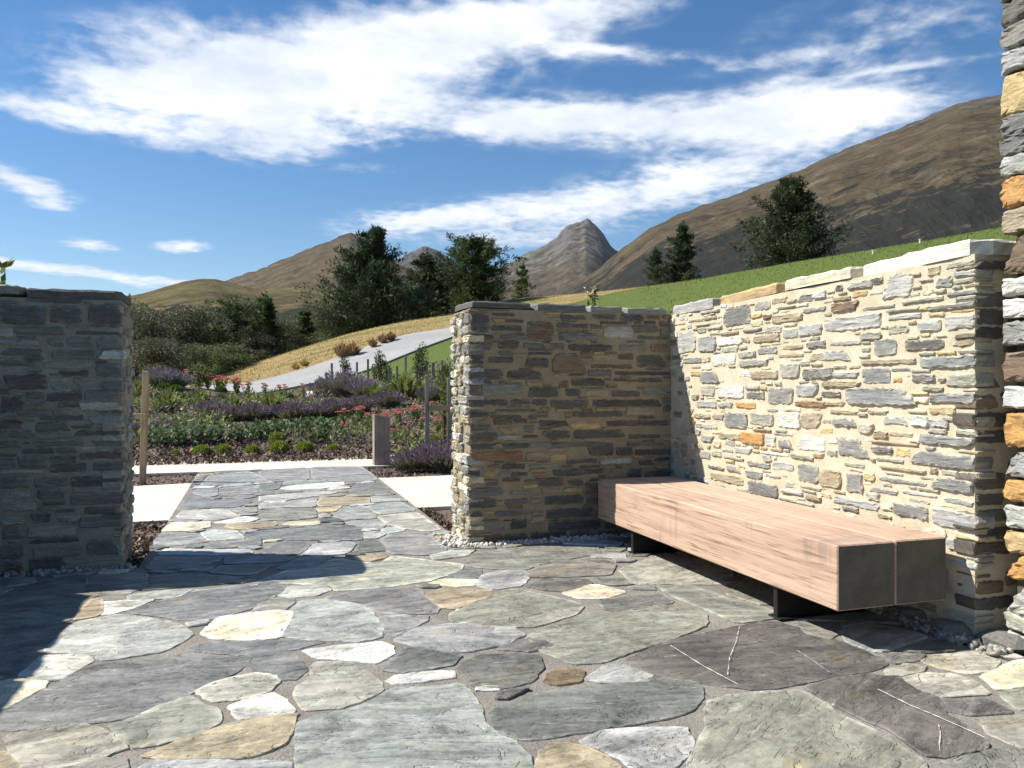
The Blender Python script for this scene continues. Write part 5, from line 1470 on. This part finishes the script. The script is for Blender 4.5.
# ---- lavender: grey green mound, purple spikes
def lavender(name, n_, fol, fl, h=.5, r=.42, spikes=.5, seed=1):
    global rng
    rng0 = rng; rng = np.random.default_rng(seed)
    b = MB(); f = MB()
    a = rng.uniform(0, 6.283, n_); q = rng.random(n_) ** .5
    base = np.column_stack([np.cos(a) * q * r * .45, np.sin(a) * q * r * .45, np.zeros(n_)])
    d = unit(np.column_stack([np.cos(a) * q * .95, np.sin(a) * q * .95, 1.0 - .40 * q]) + rng.normal(0, .09, (n_, 3)))
    L = h * rng.uniform(.80, 1.02, n_)
    leaves(b, base, d, L, .018, shade(fol, n_, .22))
    k = 900; a2 = rng.uniform(0, 6.283, k); q2 = rng.random(k) ** .5
    pos = np.column_stack([np.cos(a2) * q2 * r * .85, np.sin(a2) * q2 * r * .85, rng.random(k) * h * .62 * (1 - .5 * q2 ** 2)])
    leaves(b, pos, unit(pos * [1, 1, .5] + rng.normal(0, .25, (k, 3)) + [0, 0, .2]), .10, .022, shade(fol, k, .28))
    tip = base + d * (L * .78)[:, None]
    m_ = rng.random(n_) < spikes
    for rep in range(3):
        leaves(f, (tip + rng.normal(0, .008, tip.shape))[m_], d[m_], (L * .20)[m_], .022, shade(fl, int(m_.sum()), .22))
    root = b.build(name, M_LEAF); f.build('flower_spikes', M_PETAL, root)
    rng = rng0
    return root
lavA = lavender('lavender', 520, (.165, .165, .095), (.20, .145, .20), h=.62, spikes=.6, seed=31)
lavB = lavender('lavender', 460, (.17, .175, .12), (.27, .22, .31), h=.8, seed=32)
lavC = lavender('catmint', 380, (.10, .14, .06), (.29, .12, .36), h=.34, r=.5, seed=33)
LAV = [ # u, v base, width px, kind, label
 (293, 424, 31, 'A', 'dusky purple lavender mound at the left end of the middle lavender row'),
 (317, 421, 27, 'A', 'dusky lavender mound below the two pale rocks'),
 (337, 419, 30, 'A', 'dusky lavender mound between the pale rocks and the coral flowers'),
 (358, 416, 28, 'A', 'dusky lavender mound behind the pair of coral flowers left of the timber post'),
 (388, 410, 30, 'A', 'dark round lavender mound behind the coral flowers above the timber post'),
 (345, 398, 36, 'B', 'tall pale lavender clump in front of the young staked tree nearest the road'),
 (326, 398, 24, 'B', 'tall pale lavender clump beside the golden tuft near the rocks'),
 (366, 400, 28, 'B', 'tall pale lavender clump right of the nearest pale one, below the stakes'),
 (253, 424, 30, 'A', 'loose purple lavender patch in the middle of the bank'),
 (210, 420, 28, 'A', 'thin purple lavender patch on the bark left of the bank middle'),
 (231, 424, 24, 'A', 'thin purple lavender between the two loose patches on the bank'),
 (273, 421, 22, 'A', 'small lavender tuft between the loose patch and the middle row'),
 (160, 390, 26, 'B', 'pale lavender at the top of the bank right behind the wooden stake'),
 (176, 391, 24, 'B', 'pale lavender at the top of the bank, right of the one behind the stake'),
 (408, 475, 34, 'A', 'low purple lavender right beside the foot of the timber post'),
 (428, 474, 40, 'A', 'broad purple lavender in front of the tree frame by the middle wall'),
 (447, 477, 42, 'A', 'lavender bush touching the sunlit free end of the middle wall'),
 (440, 462, 34, 'A', 'lavender behind the broad one, against the free end of the middle wall'),
 (432, 405, 26, 'A', 'dark lavender mound behind the tree frame rail'),
]
lavfirst = {}
for u, v, wpx, k, lab in LAV:
    src = {'A': lavA, 'B': lavB}[k]
    o = src if k not in lavfirst else copy_tree(src); lavfirst[k] = 1
    d = put(o, u, v); s = wpx * d / FPX / .95; o.scale = (s, s, s * random.uniform(.92, 1.1))
    tag(o, lab, 'lavender', 'lavender clumps in the planting')
CAT = [(138, 436, 26, 'violet catmint just behind the wooden stake'), (155, 434, 28, 'violet catmint clump right of the wooden stake'), (172, 433, 26, 'violet catmint clump above the left end of the leafy row'), (190, 432, 24, 'sparse violet catmint, last of its strip towards the bank middle'), (128, 424, 24, 'violet catmint half hidden by the left wall end')]
for i, (u, v, wpx, lab) in enumerate(CAT):
    o = lavC if i == 0 else copy_tree(lavC)
    d = put(o, u, v); s = wpx * d / FPX / .9; o.scale = (s, s, s)
    tag(o, lab, 'catmint', 'catmint strip')

# ---- clipped ball shrubs
def ball(name, col, seed, n_=1500, r=.25, leaf=.05):
    global rng
    rng0 = rng; rng = np.random.default_rng(seed); b = MB()
    d = unit(rng.normal(size=(n_, 3))); d[:, 2] = np.abs(d[:, 2]) * 1.0 - .12
    rad = r * (1 + .16 * (fbm(d[:, 0] * 3 + 5, d[:, 1] * 3 + d[:, 2] * 2, 3, seed) - .5) * 2) * rng.uniform(.72, 1.02, n_)
    P = d * rad[:, None] * [1, 1, .85]; P[:, 2] = np.maximum(P[:, 2] + r * .35, 0) 
    leaves(b, P, unit(d + rng.normal(0, .45, (n_, 3)) + [0, 0, .25]), leaf * rng.uniform(.7, 1.3, n_), leaf * .5, shade(col, n_, .24))
    tb = MB(); tb.tube([[0, 0, -.05], [0, 0, .1]], [.02, .015], 5, BARKC)
    o = b.build(name, M_LEAF); tb.build('stem', M_BARK, o)
    rng = rng0
    return o
bY = ball('ball_shrub', (.22, .27, .035), 41); bG = ball('ball_shrub', (.085, .14, .03), 42)
BALLS = [(202, 458.5, 17, 'Y', 'yellow green ball shrub at the left end of the row along the pale path'),
 (223.5, 457.5, 15, 'Y', 'yellow green ball shrub just right of the leftmost big one by the pale path'),
 (252, 458, 15, 'Y', 'flat yellow green ball shrub standing in the widest gap of the path edge row'),
 (279, 457, 19, 'Y', 'low yellow green ball shrub in front of another ball by the pale path'),
 (277, 446.5, 16, 'Y', 'greener ball shrub behind the low one by the pale path'),
 (305, 456, 18, 'Y', 'yellow green ball shrub by the path, left of the last two'),
 (318, 446, 18, 'G', 'dark green ball shrub below the right end of the leafy row'),
 (333, 455, 13, 'Y', 'small ball shrub at the right end of the path edge row'),
 (175, 459, 9, 'Y', 'tiny yellow green seedling shrub at the pale path edge'),
 (434, 446, 13, 'Y', 'bright ball shrub beside the tree frame post'),
 (154, 391, 11, 'G', 'dark ball shrub at the top of the bank nearest the stake'),
 (164, 393, 14, 'G', 'dark ball shrub at the bank top just right of the nearest one'),
 (175, 397, 15, 'G', 'large dark ball shrub halfway down the bank'),
 (185, 403, 12, 'G', 'dark ball shrub below the large one on the bank'),
 (221, 396, 12, 'G', 'upper dark ball shrub beneath the coral flowers on the bank'),
 (221, 404, 13, 'G', 'lower dark ball shrub beneath the coral flowers on the bank'),
 (290, 402, 11, 'G', 'dark ball shrub between the coral flowers close to the road edge')]
bf = {}
for u, v, wpx, k, lab in BALLS:
    src = bY if k == 'Y' else bG
    o = src if k not in bf else copy_tree(src); bf[k] = 1
    d = put(o, u, v); s = wpx * d / FPX / .50; o.scale = (s, s, s * random.uniform(.9, 1.1))
    tag(o, lab, 'shrub', 'ball shrubs in the planting')

# ---- broad leaved row
def leafy(name, col, seed, n_=240, h=.42, r=.4):
    global rng
    rng0 = rng; rng = np.random.default_rng(seed); b = MB(); st = MB()
    a = rng.uniform(0, 6.283, n_); q = rng.random(n_) ** .6
    P = np.column_stack([np.cos(a) * q * r, np.sin(a) * q * r, h * rng.uniform(.15, .95, n_) * (1 - .4 * q ** 2)])
    D = unit(np.column_stack([np.cos(a), np.sin(a), rng.uniform(-.3, .7, n_)]) + rng.normal(0, .3, (n_, 3)))
    leaves(b, P, D, rng.uniform(.10, .20, n_), .075, shade(col, n_, .3), .12)
    for i in range(0, n_, 8): st.tube([[P[i, 0] * .2, P[i, 1] * .2, -.02], P[i]], [.006, .004], 3, (.10, .14, .04))
    o = b.build(name, M_LEAF); st.build('stems', M_LEAF, o)
    rng = rng0
    return o
lf = leafy('leafy_perennial', (.135, .195, .085), 51)
ROW = [(152, 447, 26, 'left end, beside the wooden stake'), (170, 449, 26, 'beneath the middle of the catmint strip'), (189, 447, 25, 'above the leftmost ball shrubs'), (207, 446, 26, 'above the leftmost big ball shrub'), (226, 445, 25, 'midway along the ball shrubs'), (244, 444, 26, 'above the flat ball shrub'),
       (262, 441, 25, 'below the loose lavender patch'), (279, 437, 24, 'behind the greener ball shrub'), (297, 438, 25, 'below the first dusky lavender mound'), (315, 438, 27, 'behind the dark green ball shrub'), (329, 437, 22, 'right end, next to the coral flowers')]
for i, (u, v, wpx, w_) in enumerate(ROW):
    o = lf if i == 0 else copy_tree(lf)
    d = put(o, u, v); s = wpx * d / FPX / .80; o.scale = (s, s, s * random.uniform(1.15, 1.45))
    tag(o, 'broad leaved green perennial of the leafy row, ' + w_, 'perennial', 'leafy row along the bed')

# ---- coral stonecrop: pale leafy stems, flat flower heads
def sedum(name, seed, stems=5, h=.5, spread=.16):
    global rng
    rng0 = rng; rng = np.random.default_rng(seed); b = MB(); f = MB()
    for k in range(stems):
        a = rng.uniform(0, 6.28); q = rng.uniform(.2, 1) * spread
        e = np.array([math.cos(a) * q, math.sin(a) * q, h * rng.uniform(.8, 1.05)])
        st = np.array([[e[0] * .2, e[1] * .2, -.02], [e[0] * .7, e[1] * .7, e[2] * .5], e])
        b.tube(st, [.010, .009, .007], 5, (.20, .25, .09))
        for j in range(9):
            t = .15 + .75 * j / 9; p = st[0] * (1 - t) + e * t
            leaves(b, np.tile(p, (3, 1)), rng.normal(0, 1, (3, 3)) * [1, 1, .3] + [0, 0, .35], .085, .045, shade((.21, .27, .10), 3, .2), .1)
        R_ = rng.uniform(.06, .095); n_ = 70
        aa = rng.uniform(0, 6.28, n_); qq = rng.random(n_) ** .5 * R_
        P = e + np.column_stack([np.cos(aa) * qq, np.sin(aa) * qq, .02 - .25 * qq + rng.normal(0, .006, n_)])
        leaves(f, P, rng.normal(0, .5, (n_, 3)) + [0, 0, 1], .030, .028, shade((.68, .24, .22), n_, .2), .1)
        for m_ in range(6):
            an = m_ * 1.05; f.tube([e - [0, 0, .03], e + np.array([math.cos(an) * R_ * .6, math.sin(an) * R_ * .6, .012])], [.004, .003], 3, (.45, .22, .12))
    o = b.build(name, M_LEAF); f.build('flower_heads', M_PETAL, o)
    rng = rng0
    return o
sed = [sedum('stonecrop', 61, 5), sedum('stonecrop', 62, 3, .55, .12), sedum('stonecrop', 63, 7, .45, .22)]
SED = [(188, 386, 14, 1, 'left end of the bank top line'), (198, 388, 15, 0, 'second along the bank top line'), (208, 391, 15, 0, 'above the small green tree trunk on the bank'), (221, 394, 17, 2, 'over the two stacked ball shrubs'), (237, 396, 17, 2, 'widest heads in front of the road tip'), (247, 399, 15, 0, 'right of the widest heads by the road tip'),
       (266, 402, 15, 1, 'alone against the grey road, left of two'), (282, 402, 15, 0, 'against the grey road, left of the tallest single head'), (304, 401, 14, 1, 'single tall head next to the pale rocks'),
       (343, 428, 16, 0, 'left of the pair above the leafy row end'), (359, 426, 18, 2, 'right of the pair above the leafy row end'), (344, 440, 14, 0, 'low heads by the leafy row end'),
       (371, 432, 16, 0, 'immediately behind the timber post, left side'), (384, 431, 16, 2, 'immediately behind the timber post, right side'), (399, 428, 17, 2, 'pink heads above and right of the timber post'), (395, 446, 13, 1, 'yellowing stems right of the timber post'),
       (416, 425, 17, 2, 'dense heads left of the tree frame post'), (420, 436, 14, 1, 'low head in front of the tree frame post'), (431, 420, 14, 1, 'single head above the tree frame rail'), (438, 435, 14, 0, 'below the tree frame rail'), (450, 424, 14, 0, 'beside the free end of the middle wall'), (408, 440, 12, 1, 'lone red head over yellow stems in the bark')]
sf = {}
for i, (u, v, hpx, k, w_) in enumerate(SED):
    o = sed[k] if k not in sf else copy_tree(sed[k]); sf[k] = 1
    d = put(o, u, v); s = hpx * d / FPX / .52; o.scale = (s * 1.05, s * 1.05, s)
    tag(o, 'coral headed stonecrop, ' + w_, 'stonecrop', 'coral stonecrops')

# ---- grass tufts
def tuft(name, col, seed, n_=220, h=.6, spread=.5, w_=.014, col2=None):
    global rng
    rng0 = rng; rng = np.random.default_rng(seed); b = MB()
    a = rng.uniform(0, 6.283, n_); q = rng.random(n_)
    for k in range(n_):
        L = h * rng.uniform(.6, 1.1); out = q[k] * spread * rng.uniform(.7, 1.1)
        dx, dy = math.cos(a[k]), math.sin(a[k])
        pts = np.array([[dx * out * .3, dy * out * .3, 0], [dx * out * .72, dy * out * .72, L * (.62 - .15 * q[k])], [dx * out, dy * out, L * (1 - .6 * q[k])]])
        s = np.array([-dy, dx, 0]) * w_
        V = np.array([pts[0] - s, pts[0] + s, pts[1] + s * .8, pts[1] - s * .8, pts[2]])
        c = np.array(col if col2 is None or rng.random() < .6 else col2)
        b.add(V, [(0, 1, 2, 3), (3, 2, 4)], np.clip(c * math.exp(rng.normal(0, .22)), 0, .9))
    o = b.build(name, M_LEAF); rng = rng0
    return o
tR = tuft('tussock', (.26, .15, .075), 71, 260, .7, .55, .02, (.36, .25, .12)); tGo = tuft('tussock', (.42, .30, .12), 72, 200, .6, .5, .018); tGr = tuft('grass_clump', (.16, .19, .05), 73, 200, .55, .6, .018, (.22, .23, .08))
TUFT = [(342, 358, 17, 'R', 'large rusty tussock on the bank beside the road, left of its twin'), (353, 356, 15, 'R', 'rusty tussock touching the right of the large one by the road'), (383, 344, 11, 'R', 'rusty tussock where the road bends, left of two'), (391, 342, 11, 'R', 'rusty tussock where the road bends, right of two'), (373, 348, 10, 'R', 'small rusty tussock between the large pair and the bend'),
        (296, 371, 10, 'G', 'golden tussock at the road edge near the bank foot'), (305, 368, 11, 'G', 'golden tussock right of the one at the bank foot'), (320, 397, 20, 'G', 'golden tussock by the pale rocks above the lavender'), (406, 388, 15, 'G', 'golden tussock among the stakes on the small lawn'),
        (168, 414, 30, 'E', 'strappy green grass clump on the bank above the catmint'), (235, 412, 20, 'E', 'pale green grass clump left of the loose lavender patch'), (405, 400, 34, 'E', 'yellow green grass clump in front of the small lawn'), (272, 410, 22, 'E', 'pale grass clump under the coral flowers against the road'), (376, 402, 24, 'E', 'green grass clump beside the tall pale lavender'), (420, 398, 24, 'E', 'green grass clump at the left of the tall tree frame post'), (200, 404, 20, 'E', 'grass clump beneath the coral flowers at the bank top'), (140, 398, 22, 'E', 'yellow grass clump behind the wooden stake')]
tf = {}
for u, v, wpx, k, lab in TUFT:
    src = {'R': tR, 'G': tGo, 'E': tGr}[k]
    o = src if k not in tf else copy_tree(src); tf[k] = 1
    d = put(o, u, v); s = wpx * d / FPX / .55; o.scale = (s, s, s * .8)
    tag(o, lab, 'grass tuft', {'R': 'rusty tussocks', 'G': 'golden tussocks', 'E': 'green grass clumps'}[k])

# ---- pale rocks in the bed
for u, v, r, lab in ((318, 398, .42, 'pale rock half buried in the lavender, left of two'), (341, 396, .34, 'pale rock half buried in the lavender, right of two')):
    b = MB(); p = ground_pt(u, v)
    vv = IV * rng.uniform(.8, 1.15, (12, 1)) * np.array([1.3, .9, .5]) * r
    b.add(vv, IF_, (.55, .54, .51)); o = b.build('rock', M_PEBBLE); o.location = (p[0], p[1], p[2] + .1)
    tag(o, lab, 'rock', 'pale rocks in the bed')

# ---- stakes, young trees, frame, post
def stick(name, p, h, w_, m_, label, cat, group=None, tilt=0.0):
    b = MB(); b.box((-w_ / 2, -w_ / 2, -.1), (w_ / 2, w_ / 2, h), bev=w_ * .12)
    o = b.build(name, m_); o.location = tuple(p); o.rotation_euler = (random.uniform(-.02, .02), tilt, -YAW + random.uniform(-.3, .3))
    return tag(o, label, cat, group)
STK = [(332, 363, 'leftmost grey tree stake by the road'), (357, 362, 'grey stake right of the leftmost young tree'), (368, 359, 'tallest grey stake left of the middle young tree'), (374, 367, 'short grey stake left of the middle young tree stem'), (389, 366, 'grey stake just right of the middle young tree'), (397, 366, 'dark grey stake at the left end of the small lawn'),
       (405.5, 356, 'thin grey stake against the road above the lawn'), (417, 362, 'grey stake at the left of the young tree on the lawn'), (427, 361, 'grey stake at the right of the young tree on the lawn'), (433, 362, 'thick dark stake near the middle wall'), (442, 360, 'grey stake closest to the free end of the middle wall')]
for u, vt, lab in STK:
    p = ground_pt(u, 393 if u < 400 else 386); d = float(np.dot(p - CAMP, FW))
    ztop = H + (384 - vt) / FPX * d
    stick('stake', p, max(.4, ztop - p[2]), .12 if u == 433 else .065, M_STAKE_GREY, lab, 'stake', 'grey tree stakes')
yt = bushy('young_tree', 2.0, .8, (.085, .10, .045), 81, 900, 11, .12, True, .35)
for i, (u, vb, vt, lab) in enumerate([(345, 394, 357, 'thin young tree tied between the leftmost stakes by the road'), (380, 393, 352, 'thin young tree in the middle of the stakes'), (421, 386, 345, 'thin young tree on the small lawn, nearest the middle wall'), (388, 390, 364, 'sparse low young tree right of the middle one')]):
    o = yt if i == 0 else copy_tree(yt)
    p = ground_pt(u, vb); d = float(np.dot(p - CAMP, FW)); s = (H + (384 - vt) / FPX * d - p[2]) / 1.95
    o.location = tuple(p); o.scale = (s * .75, s * .75, s); o.rotation_euler = (0, 0, i * 2.0)
    tag(o, lab, 'young tree', 'young staked trees')
# leafy sapling tree on the bank and its shrub
o = bushy('small_tree', 2.2, .8, (.11, .15, .035), 83, 900, 9, .10, True, .42); p = ground_pt(217, 391); d = float(np.dot(p - CAMP, FW))
s = (H + (384 - 349) / FPX * d - p[2]) / 2.15; o.location = tuple(p); o.scale = (s * .85, s * .85, s); tag(o, 'small light green tree with bare trunk at the top of the bank', 'small tree')
o = bushy('shrub', 1.2, .8, (.10, .14, .04), 84, 900, 9, .09, True, .08); p = ground_pt(200, 390); d = float(np.dot(p - CAMP, FW)); s = (26 * d / FPX) / 1.15
o.location = tuple(p); o.scale = (s * 1.1, s * 1.1, s); tag(o, 'light green shrub left of the small bare trunked tree', 'shrub')
o = bushy('shrub', 1.0, .7, (.09, .11, .04), 85, 800, 8, .09, True, .08); p = ground_pt(447, 396); d = float(np.dot(p - CAMP, FW)); s = (30 * d / FPX) / .95
o.location = tuple(p); o.scale = (s * .6, s * .6, s); tag(o, 'olive shrub against the free end of the middle wall, above the rail', 'shrub')
# tree frame: two posts and a rail, tall stem inside
p = ground_pt(427, 455); dF = float(np.dot(p - CAMP, FW)); sF = dF / FPX
fr = tag(empty('tree_frame', tuple(p), -YAW), 'grey tree support of two posts and one rail left of the middle wall', 'tree support')
hF = (455 - 376) * sF
b = MB(); b.box((-.04, -.04, -.1), (.04, .04, hF), bev=.006); b.build('post', M_STAKE_GREY, fr)
b = MB(); b.box((.41, .02, -.1), (.48, .09, hF * .97), bev=.006); b.build('post', M_STAKE_GREY, fr)
b = MB(); b.box((.042, -.03, hF * .56), (.56, .018, hF * .62), bev=.004); b.build('rail', M_STAKE, fr)
o = bushy('tall_perennial', 1.8, .3, (.17, .19, .045), 86, 420, 12, .09, True, .1); q_ = p + RT * .33 + FW * .25
o.location = tuple(q_); s = hF / 1.75; o.scale = (s * .8, s * .8, s); tag(o, 'tall yellowing leafy stem growing inside the tree support', 'perennial')
# timber post beside the path
p = ground(382, 467, -.03); d = float(np.dot(p - CAMP, FW))
b = MB(); hw = .135
b.box((-hw, -.10, -.1), (hw, .10, .86), bev=.006)
V = b.v[0]; V[:, 2] += np.where(V[:, 2] > .5, -V[:, 0] * .22 + .02, 0)
o = b.build('timber_post', M_POST); o.location = (p[0], p[1] + .1, -.03); o.rotation_euler = (0, 0, .02)
tag(o, 'square brown timber post with a slanted top at the path corner', 'post')
# pale stake with cross piece at the left
p = ground(142.5, 484, -.03); d = float(np.dot(p - CAMP, FW)); h_ = (484 - 371) * d / FPX
st = tag(empty('wooden_stake', tuple(p), -YAW), 'pale wooden stake with a short cross piece beside the left wall', 'stake')
b = MB(); b.box((-.04, -.03, -.1), (.04, .03, h_), bev=.006, rot=Matrix.Rotation(.032, 3, 'Y')); b.build('post', M_STAKE, st)
b = MB(); b.box((-.14, -.056, h_ * .575), (.075, -.034, h_ * .625), bev=.004); b.build('cross_piece', M_STAKE, st)

# ---- sprigs that look over the walls
def sprig(name, u, vtop, Y, label, flower=False, seed=91, leafl=.085, n_top=16):
    global rng
    rng0 = rng; rng = np.random.default_rng(seed)
    q = on_y(u, vtop, Y); b = MB()
    b.tube([[0, 0, -.05], [.03, 0, q[2] * .5], [0, .02, q[2] - .03]], [.012, .009, .004], 5, (.12, .13, .05))
    k = 60; zz = q[2] * rng.uniform(.25, .93, k); P = np.column_stack([rng.normal(0, .03, k), rng.normal(0, .03, k), zz])
    leaves(b, P, rng.normal(0, 1, (k, 3)) * [1, 1, .5] + [0, 0, .5], leafl, leafl * .4, shade((.11, .13, .03), k, .3))
    k = n_top; P = np.column_stack([rng.normal(0, .015, k), rng.normal(0, .015, k), q[2] - rng.uniform(0, .10, k)])
    leaves(b, P, rng.normal(0, 1, (k, 3)) * [1.2, .6, .6] + [0, 0, .6], leafl * 1.0, leafl * .42, shade((.10, .11, .025), k, .3))
    o = b.build(name, M_LEAF); o.location = (q[0], q[1], 0)
    if flower:
        f = MB(); k = 26; P = np.column_stack([rng.normal(0, .045, k), rng.normal(0, .03, k), q[2] - rng.uniform(-.02, .09, k)])
        leaves(f, P, rng.normal(0, 1, (k, 3)), .03, .022, shade((.6, .55, .45), k, .2)); f.build('flowers', M_PETAL, o)
    rng = rng0
    return tag(o, label, 'plant')
sprig('tall_plant', 593, 290, YW + THK + .35, 'thin leafy plant peeping over the top of the middle wall', True, 92, .075, 22)
sprig('tall_plant', 4, 264, YW + THK + .3, 'leafy shoot peeping over the left wall top at the picture edge', False, 93, .11, 6)
# two little white pegs on the lawn crest
for u, v, lab in ((920, 243, 'small white peg on the green crest, nearer the pier'), (873, 254, 'small white peg on the green crest, nearer the big pine')):
    p = hit(u, v); b = MB(); b.box((-.05, -.05, -.05), (.05, .05, .20), bev=.02, col=(.7, .7, .66)); b.box((-.075, -.075, .20), (.075, .075, .25), bev=.02, col=(.7, .7, .66))
    o = b.build('peg', M_PEBBLE); o.location = tuple(p); tag(o, lab, 'peg', 'white pegs on the lawn')

# ---- dry grass fringe on the bank and lawn blades along the crests
def blades(name, regions, n_, h, w_, cols):
    b = MB(); P = []; C = []
    X = []; Y = []
    for _ in range(n_):
        p = regions()
        X.append(p[0]); Y.append(p[1])
    Z = tz(np.array(X), np.array(Y)); P = np.column_stack([X, Y, Z - .03])
    D = rng.normal(0, .35, (n_, 3)) + [0, 0, 1]
    C = np.array([cols[i] for i in rng.integers(0, len(cols), n_)]) * np.exp(rng.normal(0, .2, (n_, 1)))
    leaves(b, P, D, h * rng.uniform(.5, 1.2, n_), w_, C)
    return tag(b.build(name, M_LEAF), kind='stuff')
def reg_bank():
    u = random.uniform(205, 480); d = np.interp(u, [c[0] for c in ROAD_UP], [c[2] for c in ROAD_UP]) + .6 + random.random() ** 1.0 * 18
    p = pt(u, 384, d); return p[0], p[1]
blades('dry_grass', reg_bank, 4500, .14, .035, [(.33, .235, .085), (.38, .28, .115), (.27, .20, .07), (.15, .155, .04)])
def reg_crest():
    u = random.uniform(480, 700); d = random.uniform(60, 80); p = pt(u, 384, d); return p[0], p[1]
blades('dry_grass', reg_crest, 2500, .16, .035, [(.33, .235, .085), (.38, .28, .115), (.27, .20, .07)])
def reg_lawn():
    u = random.uniform(640, 1030); d = random.uniform(38, 72); p = pt(u, 384, d); return p[0], p[1]
blades('lawn_grass', reg_lawn, 9000, .16, .035, [(.075, .115, .02), (.10, .14, .025), (.06, .095, .016), (.12, .14, .04)])

# ---- low self-sown ground cover over the bark of the planting bed
def bed_cover():
    n_ = 22000
    u = rng.uniform(120, 462, n_); yy = 15.0 + rng.random(n_) ** 1.1 * 13.2
    dirs = FW[None] + ((u - 512) / FPX)[:, None] * RT[None]
    d = yy / dirs[:, 1]; X = dirs[:, 0] * d; Y = dirs[:, 1] * d
    m_ = fbm(X * .75, Y * .75, 3, 77); m2 = fbm(X * .5 + 9, Y * .5, 3, 78)
    keep = ((m_ > .53) & (yy > 16.6 + 1.2 * m2)) | ((u > 395) & (rng.random(n_) < .35)); X, Y, m_, m2 = X[keep], Y[keep], m_[keep], m2[keep]
    Z = tz(X, Y) + .06; k = len(X)
    hgt = rng.random(k) * .38 * np.clip((m_ - .40) * 6, .25, 1)
    P = np.column_stack([X, Y, Z + hgt * .7]); D = rng.normal(0, .7, (k, 3)) + [0, 0, .8]
    pal_ = np.array([(.15, .19, .06), (.20, .24, .07), (.12, .16, .065), (.23, .23, .13), (.20, .155, .12)])
    idx = np.clip((m2 * 7 - 1.2 + rng.normal(0, .7, k)).astype(int), 0, 4)
    C = pal_[idx] * np.exp(rng.normal(0, .28, (k, 1)))
    pur = rng.random(k) < .10 * (m2 > .5); C[pur] = np.array([.24, .15, .26])
    b = MB(); leaves(b, P, D, rng.uniform(.07, .17, k), .045, C)
    tag(b.build('ground_cover', M_LEAF), kind='stuff')
bed_cover()

# ---- thin mountain air
def haze():
    b = MB(); b.box((-24000, -24000, -9.5), (24000, 24000, 2600)); o = b.build('haze', [])
    m_ = bpy.data.materials.new('haze_air'); m_.use_nodes = True; t = NT(m_.node_tree)
    v = t.n('ShaderNodeVolumePrincipled'); v.inputs['Color'].default_value = (.80, .88, 1.0, 1); v.inputs['Density'].default_value = 1.1e-5
    v.inputs['Anisotropy'].default_value = 0.1
    t.put(t.n('ShaderNodeOutputMaterial').inputs['Volume'], v.outputs[0])
    o.data.materials.append(m_); tag(o, kind='stuff')
HAZE = True
if HAZE: haze()
